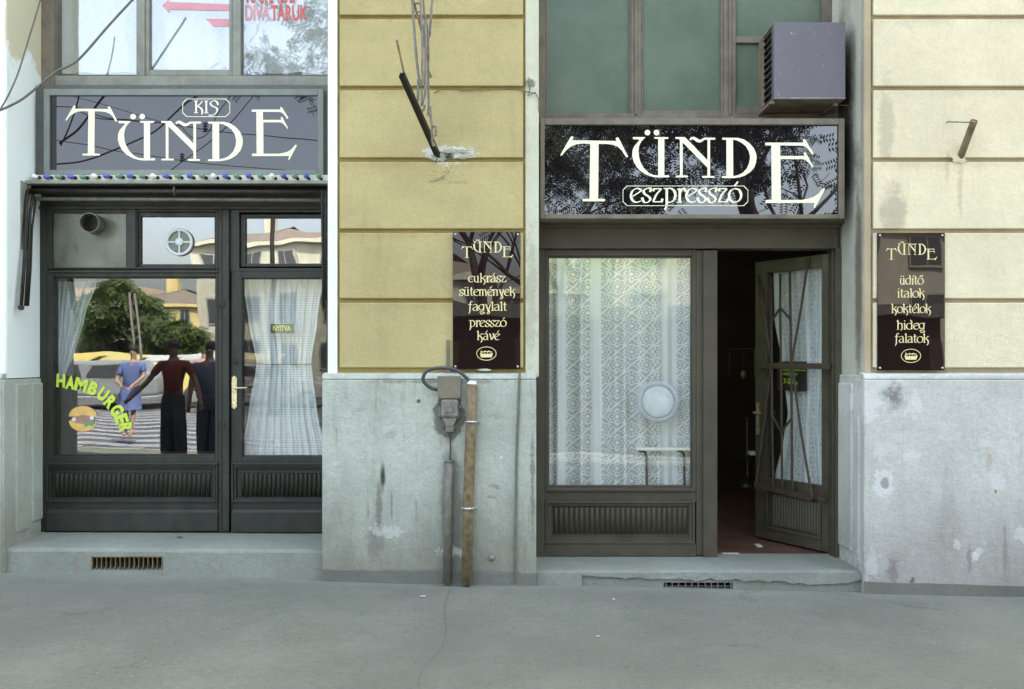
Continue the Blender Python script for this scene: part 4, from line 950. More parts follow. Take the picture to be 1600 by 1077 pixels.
# ------------------------------------------------------------------ signs over the shopfronts
s1 = thing('shop_sign', P(285, 275, .38), 'wide dark glass sign with small framed word over big cream letters, above the bulb string', 'sign')
MB().pbox(53, 512, 134, 274, .43, .52).build('backing', M['fascia'], s1)
b = MB(); b.pframe(68, 505, 139, 273.5, (9, 9, 10, 8), .375, .45); b.build('frame', M['grey_frame'], s1, bevel=.004)
MB().pbox(77, 496, 149, 266, .395, .42).build('board', M['sign_blue'], s1)
word_tunde(.392, M['letter'], s1, (102.4, 183, 165, 243.3), (184.1, 379.4, 189, 251.8), (393, 463.7, 167, 250.4))
octo(285, 359.5, 154.4, 183, 6.5, .392, M['letter'], s1, 1.0)
script('KIS', 303, 341, 176.5, 12.2, .392, M['letter'], s1, w=(.09, .15))
for px in (150, 195, 237, 280, 343, 405): MB().lathe(P(px, 138, .372), [(.004, -.002), (.004, .002)], 8, 'Y').build('screw', M['iron'], s1)
s2 = thing('shop_sign', P(1080, 340, .38), 'tall dark glass sign reflecting tree branches, bigger cream letters over an oblong framed word', 'sign')
b = MB(); b.pframe(844, 1320, 185, 342, (7, 9, 10, 7), .17, .30); b.build('frame', M['brown_frame'], s2, bevel=.005)
MB().pbox(850, 1312, 194, 336, .195, .24).build('board', M['sign_branch'], s2)
MB().pbox(846, 1316, 188, 345, .30, .50).build('backing', M['brown_frame'], s2)
YS = .192; q = 7.2727
word_tunde(YS, M['letter'], s2, (870 + 40 / q, 870 + 808 / q, 190 + 168 / q, 190 + 908 / q), (870 + 857 / q, 870 + (D2 + 743) / q, 190 + 175 / q, 190 + 642 / q), (870 + (D2 + 838) / q, 870 + (D2 + 1518) / q, 190 + 198 / q, 190 + 987 / q))
octo(973, 1169, 290.3, 322, 6.5, YS, M['letter'], s2, .9)
script('eszpresszó', 985.5, 1158, 316.2, 21.5, YS, M['letter'], s2, w=(.06, .14))

# plaques
def plaque(px0, px1, py0, py1, tb, ub_, eb, lines, ov, label, screws):
    p = thing('plaque', P((px0 + px1) / 2, py1, -.02), label, 'sign')
    MB().pbox(px0, px1, py0, py1, -.016, -.006).build('board', M['sign_brown'], p, bevel=.0015)
    y = -.0175
    word_tunde(y, M['gold'], p, tb, ub_, eb)
    for (t, a, b_, base) in lines: script(t, a, b_, base, 9.6, y, M['gold'], p, w=(.07, .135))
    c = P(ov[0], ov[1], y); k = (CAMD + y) / F
    def ell(rx, rz, w_):
        e = MB(); nn = 36
        for j in range(nn):
            a = 2 * math.pi * j / nn; e.v += [c + Vector((math.cos(a) * rx, 0, math.sin(a) * rz)), c + Vector((math.cos(a) * (rx - w_), 0, math.sin(a) * (rz - w_)))]
        for j in range(nn): e.f.append((2 * j, (2 * j + 2) % (2 * nn), (2 * j + 3) % (2 * nn), 2 * j + 1))
        return e
    e = ell(15.7 * k, 10.9 * k, 1.0 * k)
    # little walled crest: base, crenels and a band
    def rp(pts, dy=0): face_poly(e, [(c.x + u * k, c.z + v * k) for u, v in pts], y - dy)
    rp([(-9.5, -3), (-8, -6), (8, -6), (9.5, -3), (9.8, 1), (8.6, 1.4), (7.6, -.5), (-7.6, -.5), (-8.6, 1.4), (-9.8, 1)])
    for u in (-7.5, -3.2, 1.0, 5.2): rp([(u, .2), (u + .9, 2.6), (u + 1.6, .2)], .0002)
    rp([(-9, 1.6), (-8.2, 5.6), (-7, 2.8), (-4.5, 3.4), (-1.5, 4.4), (1, 3.2), (3.5, 4.6), (6, 3.4), (8.6, 3.2), (9, 1.6), (8.2, 2.3), (5, 2.4), (2, 2.3), (-2, 2.6), (-6, 2.0)], .0003)
    e.build('emblem', M['gold'], p, tri=True)
    for sx, sy in ((px0 + 4, py0 + 4), (px1 - 4, py0 + 4), (px0 + 4, py1 - 4), (px1 - 4, py1 - 4)):
        MB().lathe(P(sx, sy, -.018), [(.003, -.005), (.008, -.002), (.008, .002)], 10, 'Y').build('screw', M['zinc'], p, smooth=True)
plaque(707.5, 813, 362.5, 577, (720.3, 738.8, 384.2, 402.9), (739.5, 784.1, 377.3, 394.9), (784.9, 801.8, 384.2, 403.5),
       [('cukrász', 732, 791, 441), ('sütemények', 717.5, 805, 462), ('fagylalt', 731.5, 792, 485.5), ('presszó', 733, 791, 510.5), ('kávé', 745.4, 780.5, 531.2)], (760, 552.6),
       'glossy dark menu plaque listing cakes and coffee on the yellow pier', None)
plaque(1371, 1476.5, 364, 579, (1383.9, 1401.8, 387.3, 405.9), (1402.6, 1446.9, 380.6, 398.4), (1447.5, 1464.2, 387.9, 407),
       [('üdítő', 1406, 1442.6, 444.5), ('italok', 1402.4, 1444.8, 464.8), ('koktélok', 1393, 1454.6, 489), ('hideg', 1401.4, 1445.4, 514.7), ('falatok', 1398, 1451.5, 535.5)], (1423.4, 556.2),
       'glossy brown menu plaque listing drinks, on the cream wall right of the open door', None)
MB().prism(blobpoly(X(757), Z(578), .05, .008, 20, .3, 9), -.02, -.004).build('mortar_smear', M['patch'], centre, tri=True)

# ------------------------------------------------------------------ upper windows, left bay
UY = .55
uw = thing('window', P(290, 125, UY), 'grey three-light upper window with net curtain and red letters, over the left sign', 'window')
MB().pbox(62, 84, -260, 136, UY - .03, .66).build('jamb', M['brown_frame'], uw, bevel=.004)
MB().pbox(84, 531, 118, 134, UY - .01, .66).build('bottom_rail', M['upper_frame'], uw, bevel=.004)
for (a, c_) in ((213, 226), (363, 376)): MB().pbox(a, c_, -260, 118, UY - .005, .66).build('mullion', M['upper_frame'], uw, bevel=.004)
MB().pbox(512, 531, -260, 118, UY - .005, .66).build('mullion', M['upper_frame'], uw)
b = MB(); b.pframe(226, 363, -200, 118, (7, 5, 6, 9), UY + .01, .64); b.build('casement', M['upper_frame'], uw, bevel=.004)
for (a, c_, bo) in ((84, 213, 117), (233, 358, 109), (376, 512, 117)): MB().pbox(a, c_, -250, bo, UY + .04, UY + .045).build('pane', M['glass_up'], uw)
yl = UY + .036
MB().prism([(X(x_, yl), Z(z_, yl)) for x_, z_ in ((253, 9), (264, -1), (264, 3), (362, 7), (362, 17), (264, 15), (264, 21))], yl, yl + .0005).build('arrow', M['pink'], uw, tri=True)
MB().prism([(X(x_, yl), Z(z_, yl)) for x_, z_ in ((321, 29.5), (362, 30), (362, 41.5), (333, 41))], yl, yl + .0005).build('arrow', M['pink'], uw, tri=True)
sans('DIVA', X(382, yl), Z(31, yl), yl, 24 * .0049, M['pink'], uw, bold=.004, fit=(421 - 382) * .00485)
sans('TÁRUK', X(423, yl), Z(31.5, yl), yl, 24 * .0049, M['red'], uw, bold=.004, fit=(481 - 423) * .00485)
sans('KAIRAOL', X(384, yl), Z(3.5, yl), yl, 24 * .0049, M['red'], uw, bold=.004, fit=(460 - 384) * .00485)
MB().pbox(84, 531, -260, 118, 1.6, 1.62).build('back_panel', M['white_wall'], uw)
# upper window right bay
rw = thing('window', P(1070, 182, UY), 'brown framed upper window with greenish opaque panes over the right sign', 'window')
BF = M['brown_frame']
MB().pbox(842, 852, -260, 186, UY - .01, .66).build('jamb', BF, rw, bevel=.004)
MB().pbox(852, 1316, 178, 188, UY - .01, .66).build('bottom_rail', BF, rw, bevel=.004)
MB().pbox(986, 1002, -260, 179, UY - .005, .66).build('mullion', BF, rw, bevel=.004)
MB().pbox(992, 996, -260, 179, UY - .02, .60).build('mullion', BF, rw, bevel=.003)
MB().pbox(1131, 1150, -260, 179, UY - .005, .66).build('mullion', BF, rw, bevel=.004)
MB().pbox(1139, 1143, -260, 179, UY - .02, .60).build('mullion', BF, rw, bevel=.003)
MB().pbox(1284, 1300, -260, 178, UY - .005, .66).build('mullion', BF, rw, bevel=.004)
MB().pbox(1300, 1318, -260, 190, UY + .0, .66).build('jamb', M['sooty'], rw)
MB().pbox(1150, 1284, 57, 67, UY, .64).build('transom_bar', BF, rw, bevel=.003)
MB().pbox(1150, 1284, 167, 178, UY, .64).build('transom_bar', BF, rw, bevel=.003)
b = MB(); b.pframe(1002, 1132, -255, 179, (3, 6, 5, 6), UY + .01, .62); b.build('casement', BF, rw, bevel=.003)
b = MB(); b.pframe(852, 987, -255, 180, (3, 4, 5, 3), UY + .01, .62); b.build('casement', BF, rw, bevel=.003)
for (a, c_, t_, bo) in ((854, 984, -250, 178), (1005, 1127, -250, 174), (1150, 1284, -250, 58), (1150, 1284, 66, 168)): MB().pbox(a, c_, t_, bo, UY + .03, UY + .04).build('pane', M['green_glass'], rw)
# ------------------------------------------------------------------ air conditioner
ac = thing('air_conditioner', P(1265, 158, .2), 'boxy lavender grey air conditioner jutting from the upper right window', 'air conditioner')
yA, yB = .13, .62
ax0, ax1, az0, az1 = X(1209, yA), X(1321, yA), Z(155, yA), Z(35, yA)
MB().box(ax0, ax1, yA, yA + .012, az0, az1).build('front_panel', M['ac_front'], ac, bevel=.003)
MB().box(ax0, ax1, yA + .012, yB, az1 - .012, az1).build('top_panel', M['ac_case'], ac, bevel=.002)
MB().box(ax0, ax1, yA + .012, yB, az0, az0 + .012).build('bottom_panel', M['ac_case'], ac, bevel=.002)
MB().box(ax1 - .012, ax1, yA + .012, yB, az0 + .012, az1 - .012).build('side_panel', M['ac_front'], ac)
MB().box(ax0, ax0 + .012, yA + .30, yB, az0 + .012, az1 - .012).build('side_panel', M['ac_case'], ac, bevel=.002)
MB().box(ax0 + .10, ax0 + .11, yA + .012, yA + .30, az0 + .012, az1 - .012).build('coil', M['void'], ac)
MB().box(ax0 + .0, ax0 + .012, yA + .012, yA + .06, az0 + .012, az1 - .012).build('side_trim', M['ac_front'], ac)
for i in range(11):
    z = az0 + .03 + i * (az1 - az0 - .06) / 10
    b = MB(); b.add([(ax0 - .004, yA + .06, z - .012), (ax0 - .004, yA + .30, z - .012), (ax0 + .05, yA + .30, z + .018), (ax0 + .05, yA + .06, z + .018),
                     (ax0 - .004, yA + .06, z - .008), (ax0 - .004, yA + .30, z - .008), (ax0 + .05, yA + .30, z + .022), (ax0 + .05, yA + .06, z + .022)],
                    [(0, 1, 2, 3), (4, 7, 6, 5), (0, 4, 5, 1), (3, 2, 6, 7), (0, 3, 7, 4), (1, 5, 6, 2)])
    b.build('louvre', M['ac_fin'], ac)
for sx_, sz_ in ((ax0 + .02, az0 + .02), (ax1 - .02, az0 + .02), (ax0 + .02, az1 - .02), (ax1 - .02, az1 - .02)):
    MB().lathe((sx_, yA, sz_), [(.003, -.003), (.005, 0)], 8, 'Y').build('screw', M['rust'], ac)
MB().box(ax0 + .002, ax1 - .002, yA - .002, yA, az0 + .002, az0 + .012).build('lip', M['ac_fin'], ac)
MB().box(ax0 - .015, ax0 + .02, yA + .05, yB, az0 - .02, az0 - .001).build('bracket', M['ac_case'], ac, bevel=.002)
MB().box(ax1 - .05, ax1 - .02, yA + .1, yB, az0 - .02, az0 - .001).build('bracket', M['ac_case'], ac, bevel=.002)
MB().tube([P(1250, 174, .5), P(1275, 167, .4), P(1300, 164, .3), P(1325, 165, .2), P(1340, 170, .3), P(1348, 185, .3)], .003, 6).build('wire', M['cable'], ac)

# ------------------------------------------------------------------ RIGHT shopfront
BP = M['brown_paint']; YR = .50
rf = thing('shopfront', (X(1070, YR), YR, .05), 'brown painted shopfront with lace-hung window, reeded panel and open doorway', 'shopfront')
MB().pbox(840, 1320, 342, 350, .40, .62).build('cornice', BP, rf, bevel=.004)
MB().pbox(841, 1313, 349, 356, .43, .62).build('cornice', BP, rf, bevel=.004)
MB().pbox(842, 1310, 356, 388.5, .455, .62).build('lintel_box', BP, rf, bevel=.004)
MB().pbox(838, 851, 388, 872, YR - .01, .62).build('jamb', BP, rf, bevel=.004)
MB().pbox(1300, 1307, 388, 880, YR + .01, .62).build('jamb', BP, rf, bevel=.003)
MB().pbox(1306, 1318, 388, 884, YR - .04, .62).build('jamb', BP, rf, bevel=.004)
MB().pbox(1099, 1121, 391, 871, YR - .02, .62).build('door_post', BP, rf, bevel=.005)
MB().pbox(1088, 1099, 391, 868, YR + .003, .62).build('door_post', BP, rf, bevel=.003)
b = MB(); b.pframe(851, 1088, 390, 770, (5, 6, 10, 7), YR + .008, .60); wf2 = b.build('window_frame', BP, rf, bevel=.004)
b = MB(); b.pframe(855, 1083, 399, 764, (3, 3, 4, 5), YR + .03, .58); b.build('glazing_bead', BP, wf2, bevel=.002)
MB().pbox(857, 1081, 402, 760, YR + .045, YR + .05).build('pane', M['glass_door'], wf2)
b = MB(); b.pbox(851, 1088, 768, 784, YR + .01, .6); b.build('rail', BP, rf)
b = MB(); b.pbox(853, 1086, 763, 768, YR - .012, .56); b.build('sill', BP, rf, bevel=.004)
b = MB(); b.pframe(852, 1086, 783, 850, (3.5, 3.5, 4, 5), YR - .012, YR + .04); b.pframe(855.5, 1082.5, 787, 845, (6, 6, 4, 4), YR + .006, YR + .04)
b.pbox(861, 1077, 791, 841, YR + .026, YR + .05); pn = b.build('panel', BP, rf, bevel=.003)
b = MB(); reeds(b, 864, 1074, 792, 834, YR + .026, 26); b.build('reeding', BP, pn, kind='stuff', smooth=True)
b = MB(); b.pbox(851, 1088, 850, 870, YR - .005, .6); b.build('bottom_board', BP, rf, bevel=.004)
# open door leaf: plane through the hinge, running inwards
H0 = Vector((X(1303, .55), .55)); FE = Vector((X(1180, 1.30), 1.30)); UD = (FE - H0); LW = UD.length; UD.normalize(); ND = Vector((-UD.y, UD.x)); 
if ND.y > 0: ND = -ND
def L(t, z, o=0.0):                                  # t along the leaf from the hinge, o outwards from its street face
    return Vector((H0.x + UD.x * t + ND.x * o, H0.y + UD.y * t + ND.y * o, z))
def lbox(b, t0, t1, z0, z1, o0, o1):
    vs = [L(t, z, o) for t in (t0, t1) for o in (o0, o1) for z in (z0, z1)]
    return b.add(vs, [(0, 1, 3, 2), (4, 6, 7, 5), (0, 4, 5, 1), (2, 3, 7, 6), (0, 2, 6, 4), (1, 5, 7, 3)])
def onleaf(px, py, o=0.0):                          # where the sight line meets the plane o outside the leaf
    A = L(0, 0, o); dx = (px - HX) / F
    # camera at (0,-7); point (dx*s, -7+s); solve on the line A + t*UD
    den = dx * UD.y - UD.x
    t = (A.x - dx * (A.y + CAMD)) / den; s = A.y + CAMD + t * UD.y
    return t, ZC - (py - HY) / F * s
zb0, zt0 = ST + .012, 2.35
lf2 = thing('door', (H0.x, H0.y, ST), 'open brown glazed door leaf swung inward, with iron grille and reeded foot panel', 'door')
t_a = onleaf(1283.5, 560)[0]; t_b = onleaf(1198, 560)[0]
g0, g1 = .57, 2.25
b = MB(); lbox(b, 0, t_a, zb0, zt0, 0, -.045); b.build('stile', BP, lf2, bevel=.004)
b = MB(); lbox(b, t_b, LW, zb0, zt0, 0, -.045); b.build('stile', BP, lf2, bevel=.004)
b = MB(); lbox(b, t_a, t_b, g1, zt0, 0, -.045); b.build('rail', BP, lf2, bevel=.004)
b = MB(); lbox(b, t_a, t_b, .47, g0, 0, -.045); b.build('rail', BP, lf2, bevel=.004)
b = MB(); lbox(b, t_a, t_b, zb0, .15, .004, -.045); b.build('rail', BP, lf2, bevel=.004)
b = MB(); lbox(b, t_a, t_b, .15, .47, -.025, -.04); pn2 = b.build('panel', BP, lf2)
for (a0, a1, c0, c1) in ((t_a, t_b, .455, .47), (t_a, t_b, .15, .175), (t_a, t_a + .02, .175, .455), (t_b - .02, t_b, .175, .455)):
    b = MB(); lbox(b, a0, a1, c0, c1, .012, -.025); b.build('moulding', BP, lf2, bevel=.004)
b = MB(); nre = 17; ra, rb_ = t_a + .045, t_b - .045
for i in range(nre):
    a = ra + (rb_ - ra) * (i + .5) / nre; rr = (rb_ - ra) / nre * .45; k = len(b.v)
    for z, s_ in ((.19, 1), (.42, 1), (.434, .5), (.44, .1)):
        for j in range(5):
            an = math.pi * j / 4; b.v.append(L(a - rr * math.cos(an), z, -.025 + rr * math.sin(an) * s_))
    for q_ in range(3):
        for j in range(4): b.f.append((k + q_ * 5 + j, k + q_ * 5 + j + 1, k + (q_ + 1) * 5 + j + 1, k + (q_ + 1) * 5 + j))
b.build('reeding', BP, pn2, kind='stuff', smooth=True)
b = MB(); lbox(b, t_a, t_b, g0, g1, -.02, -.025); b.build('pane', glass_mat('leaf_glass', base=.05, wav=.01, dirt=.01), lf2)
b = MB(); lbox(b, LW - .05, LW - .02, .92, 1.18, .008, 0)
hp = [L(LW - .035, 1.10, .0), L(LW - .035, 1.10, .05), L(LW - .12, 1.10, .055)]
b.tube(hp, .008, 8); b.build('handle', M['brass'], lf2)
# grille
gr = thing('door_grille', tuple(L(.4, .5, .06)), 'brown iron security grille of crossing bars bolted over the open door leaf', 'grille')
def gbar(pts, r=.0085, sq=True):
    q_ = []
    for px, py, o in pts:
        t, z = onleaf(px, py, o); q_.append(L(t, z, o))
    MB().tube(q_, r * 1.3, 4, square=True).build('bar', M['grill'], gr)
OG = .06
gbar([(1205, 432, .01), (1205, 480, OG), (1206, 640, OG), (1208, 762, OG)])
gbar([(1219, 428, .01), (1219, 470, OG), (1221, 640, OG), (1222, 766, OG)])
gbar([(1234, 424, .01), (1235, 480, OG), (1237, 640, OG), (1238, 768, OG)])
gbar([(1183, 430, .01), (1192, 480, .05), (1205, 565, OG), (1195, 650, OG), (1181, 757, OG)])
gbar([(1263, 405, .01), (1252, 480, .05), (1237, 565, OG), (1250, 665, OG), (1269, 780, OG)])
gbar([(1205, 503, OG + .012), (1219, 481, OG + .012), (1236, 500, OG + .012)])
gbar([(1207, 652, OG + .012), (1221, 675, OG + .012), (1236, 655, OG + .012)])
t0, _ = onleaf(1298, 572, OG); t1, _ = onleaf(1183, 572, OG)
za = onleaf(1240, 572, OG)[1]
b = MB(); lbox(b, t0, t1, za - .022, za + .022, OG + .006, OG + .014); b.build('cross_bar', M['grill'], gr, bevel=.001)
for tt in (t0 + .02, t1 - .02):
    b = MB(); lbox(b, tt - .015, tt + .015, za - .02, za + .02, 0, OG + .006); b.build('bracket', M['grill'], gr)
tb0, zq = onleaf(1269, 779, OG); tb1, zr = onleaf(1180, 757, OG)
b = MB(); b.add([L(t, z, o) for (t, zc_) in ((tb0, zq), (tb1, zr)) for z in (zc_ - .022, zc_ + .022) for o in (OG + .006, OG + .014)], [(0, 1, 3, 2), (4, 6, 7, 5), (0, 4, 5, 1), (2, 3, 7, 6), (0, 2, 6, 4), (1, 5, 7, 3)]); b.build('cross_bar', M['grill'], gr)
b = MB(); lbox(b, tb0 - .1, tb0, zq - .02, zq + .02, 0, .012); b.build('bracket', M['grill'], gr)

# ------------------------------------------------------------------ curtains
def curtain(name, mat, fn, z0, z1, full, nf, amp, label, nu=220, nv=40, seed=0, ph=0.0):
    """fn(u, z) -> (base point x, y, nx, ny) across the cloth at height z"""
    r = random.Random(seed); phs = [r.uniform(0, 6.28) for _ in range(4)]
    b = MB(); b.uv = []
    for j in range(nv + 1):
        z = z0 + (z1 - z0) * j / nv
        for i in range(nu + 1):
            u = i / nu
            x, y, nx, ny = fn(u, z)
            uu = u * nf * 2 * math.pi
            s_ = math.sin(uu + .9 * math.sin(uu * .37 + phs[0]) + phs[1] + .25 * math.sin(z * 1.7 + u * 9)) + .45 * math.sin(uu * 1.9 + phs[2] + .3 * z)
            o = amp * s_
            b.v.append(Vector((x + nx * o, y + ny * o, z))); b.uv.append((u * full, z))
    for j in range(nv):
        for i in range(nu):
            k = j * (nu + 1) + i; b.f.append((k, k + 1, k + nu + 2, k + nu + 1))
    return b.build(name, mat, label=label, cat='curtain', smooth=True)
def interp(tab, z):
    for (za_, va), (zb_, vb) in zip(tab, tab[1:]):
        if (za_ - z) * (zb_ - z) <= 0 and za_ != zb_:
            f = (z - za_) / (zb_ - za_); f = f * f * (3 - 2 * f) * .5 + f * .5
            return va + (vb - va) * f
    return tab[0][1] if abs(z - tab[0][0]) < abs(z - tab[-1][0]) else tab[-1][1]
YC = .675
curtain('curtain', M['lace'], lambda u, z: (X(850, YC) + (X(1095, YC) - X(850, YC)) * u, YC, 0, 1), Z(775, YC), Z(396, YC), 1.15, 7.5, .034,
        'white floral lace curtain hanging across the window left of the open door', seed=4)
YD = .66
tl_ = [(Z(436, YD), X(379, YD)), (Z(500, YD), X(388, YD)), (Z(569, YD), X(401, YD)), (Z(640, YD), X(389, YD)), (Z(716, YD), X(376, YD))]
tr_ = [(Z(436, YD), X(506, YD)), (Z(500, YD), X(497, YD)), (Z(569, YD), X(487, YD)), (Z(640, YD), X(496, YD)), (Z(716, YD), X(512, YD))]
curtain('curtain', M['sheer'], lambda u, z: (interp(tl_, z) + (interp(tr_, z) - interp(tl_, z)) * u, YD, 0, 1), Z(717, YD), Z(434, YD), 1.5, 11, .010,
        'white sheer curtain pinched at the waist behind the left door pane', seed=2)
MB().tube([P(401, 569, YD - .02), P(444, 570, YD - .025), P(487, 569, YD - .02)], .004, 6).build('curtain_tie', M['cable'], label='thin dark tie cord round the waist of the left door curtain', cat='cord')
YE = .70
tl2 = [(Z(440, YE), X(84, YE)), (Z(520, YE), X(84, YE)), (Z(592, YE), X(84, YE))]
tr2 = [(Z(440, YE), X(152, YE)), (Z(500, YE), X(133, YE)), (Z(550, YE), X(118, YE)), (Z(592, YE), X(100, YE))]
curtain('curtain', M['sheer'], lambda u, z: (interp(tl2, z) + (interp(tr2, z) - interp(tl2, z)) * u, YE, 0, 1), Z(592, YE), Z(440, YE), .9, 7, .016,
        'white sheer curtain drawn aside in the left corner of the big window', seed=8, nu=140)
# lace on the open leaf
cz_ = [2.27, 1.75, 1.22, .95, .56]
tA = [(2.27, t_a + .0), (1.75, t_a + .005), (1.22, t_a + .05), (1.05, t_a + .075), (.85, t_a + .045), (.56, t_a + .0)]
tB = [(2.27, t_b), (1.9, t_b - .01), (1.5, t_b - .10), (1.1, t_b - .17), (.9, t_b - .12), (.56, t_b - .02)]
def leaf_cur(u, z):
    t = interp(tA, z) + (interp(tB, z) - interp(tA, z)) * u; p = L(t, z, -.07)
    return p.x, p.y, ND.x, ND.y
curtain('curtain', M['lace2'], leaf_cur, .56, 2.27, 1.0, 7, .008, 'white lace curtain gathered at the waist behind the grille of the open door', seed=11, nu=140)
# net behind the upper left window
curtain('curtain', M['net'], lambda u, z: (X(80, .8) + (X(531, .8) - X(80, .8)) * u, .66, 0, 1), Z(122, .8), 5.2, 3.2, 7, .02, 'white diamond-pattern net curtain behind the upper left window', seed=5, nv=20)
# ------------------------------------------------------------------ window lettering and cards
yg = YF + .042
MBk = None
for ch, px, py, rot in (('H', 95, 595, -2), ('A', 110, 598, -8), ('M', 126.5, 601.5, -14), ('B', 145.5, 607, -22), ('U', 161, 616, -36), ('R', 172.5, 628.5, -46), ('G', 182.5, 641, -58), ('E', 190, 655, -72), ('R', 196, 668, -82)):
    c = P(px, py, yg); h = 19.5 * (CAMD + yg) / F; rr = math.radians(rot)
    wd = .0115 if ch != 'M' else .013
    ob = sans(ch, 0, 0, yg, h, M['ham_y'], wf, name='sticker_letter', bold=.007, rot=0, fit=(14 if ch not in 'M' else 20) * (CAMD + yg) / F)
    me = ob.data; xs = [v.co.x for v in me.vertices]; zs = [v.co.z for v in me.vertices]; cx, cz2 = (min(xs) + max(xs)) / 2, (min(zs) + max(zs)) / 2
    for v in me.vertices:
        a, d = v.co.x - cx, v.co.z - cz2; v.co.x = a * math.cos(rr) - d * math.sin(rr); v.co.z = a * math.sin(rr) + d * math.cos(rr)
    ob.location = c - origin(wf)
b = MB(); c = P(129.5, 654, yg); k = (CAMD + yg) / F
def arcpoly(cx, cz3, rx, rz, a0, a1, n_=18): return [(cx + math.cos(math.radians(a0 + (a1 - a0) * i / n_)) * rx, cz3 + math.sin(math.radians(a0 + (a1 - a0) * i / n_)) * rz) for i in range(n_ + 1)]
st_ = wf
b = MB(); face_poly(b, [(c.x + x_ * k, c.z + z_ * k) for x_, z_ in arcpoly(0, 3, 22, 16.5, 0, 180)] + [], yg); face_poly(b, [(c.x + x_ * k, c.z + z_ * k) for x_, z_ in arcpoly(0, -3.5, 22, 17, 180, 360) + [(10, -7), (-12, -2.5)]], yg); b.build('sticker_bun', M['bun'], wf, tri=True)
b = MB(); face_poly(b, [(c.x + x_ * k, c.z + z_ * k) for x_, z_ in [(-20, -2), (-12, 3), (0, 5.5), (12, 4), (19, 0), (14, -7), (2, -9), (-12, -7)]], yg - .0004); b.build('sticker_patty', M['patty'], wf, tri=True)
b = MB(); face_poly(b, [(c.x + x_ * k, c.z + z_ * k) for x_, z_ in [(-4, -8), (6, -7), (20, -3), (20, -7), (14, -13), (10, -10), (4, -14), (2, -9.5)]], yg - .0007); b.build('sticker_salad', M['salad'], wf, tri=True)
b = MB()
for u, v_ in ((-14, -1.5), (14, 1)): b.v += []; face_poly(b, [(c.x + (u + 3.2 * math.cos(a)) * k, c.z + (v_ + 3.2 * math.sin(a)) * k) for a in [i * math.pi / 6 for i in range(12)]], yg - .001)
b.build('sticker_onion', M['bulb_w'], wf, tri=True)
ny = thing('open_sign', P(440, 520, .59), 'small black card with yellow capitals hanging behind the left door pane', 'sign')
MB().pbox(423, 459, 506.5, 520.5, .59, .596).build('card', M['blk'], ny)
sans('NYITVA', X(426, .588), Z(517, .588), .588, 8.5 * .00488, M['ham_y'], ny, bold=.0015, fit=28 * .00488)
hr = thing('hours_sign', tuple(L(.35, 1.3, -.03)), 'black card of opening hours in yellow, behind the grille of the open door', 'sign')
ta_, z1_ = onleaf(1260, 566, -.03); tb_, _ = onleaf(1214.5, 566, -.03); zlo = onleaf(1240, 611, -.03)[1]; zhi = onleaf(1240, 565, -.03)[1]
b = MB(); lbox(b, ta_, tb_, zlo, zhi, -.028, -.034); b.build('card', M['blk'], hr)
cw = tb_ - ta_
def onc(v):                                          # x along the card (left to right as read), z up
    return L(tb_ - v.x, v.z, -.0265)
ch_ = zhi - zlo
sans('NYITVA', cw * .15, zhi - ch_ * .27, 0, ch_ * .13, M['ham_y'], hr, bold=.001, fit=cw * .6, xf=onc)
b = MB(); lbox(b, ta_ + .003, tb_ - cw * .15, zhi - ch_ * .315, zhi - ch_ * .285, -.0262, -.0275); b.build('rule', M['ham_y'], hr)
sans('MINDENNAP', cw * .22, zhi - ch_ * .47, 0, ch_ * .09, M['ham_y'], hr, bold=.001, fit=cw * .5, xf=onc)
sans('7-22', cw * .22, zhi - ch_ * .76, 0, ch_ * .18, M['ham_y'], hr, bold=.002, fit=cw * .36, xf=onc)
sans('-IG', cw * .6, zhi - ch_ * .78, 0, ch_ * .09, M['ham_y'], hr, bold=.001, fit=cw * .12, xf=onc)
# faint chalk scrawl on the cream wall
def scrawl(strokes, w_):
    b = MB(); i = 0
    for s_ in strokes:
        ribbon(b, [(X(x_), Z(z_)) for x_, z_ in s_], -.0052 - .0001 * (i % 5), w_, 0); i += 1
    return b
sc = [[(1492, 518), (1491, 533), (1500, 532)], [(1504.5, 519), (1505, 535)], [(1510, 521), (1514, 535), (1521, 520)], [(1526, 521), (1525, 536), (1531, 535)], [(1526, 522), (1534, 522)], [(1526, 528), (1532, 528)],
      [(1539, 538), (1539, 524), (1545, 525), (1545, 530), (1540, 531), (1548, 536)], [(1554, 541), (1555, 524), (1565, 525), (1565, 532), (1556, 533)], [(1570, 528), (1568, 534), (1571, 539), (1576, 537), (1576, 530), (1572, 526)],
      [(1582, 529), (1580, 535), (1583, 540), (1588, 537), (1587, 530), (1583, 527)], [(1592, 527), (1590, 541), (1602, 543)],
      [(1536, 568), (1540, 556), (1548, 558), (1544, 563)], [(1552, 566), (1560, 560), (1566, 558), (1563, 566), (1574, 562), (1580, 566), (1590, 562)], [(1548, 573), (1595, 572)]]
scrawl(sc, .006).build('graffiti', M['chalk'], right)

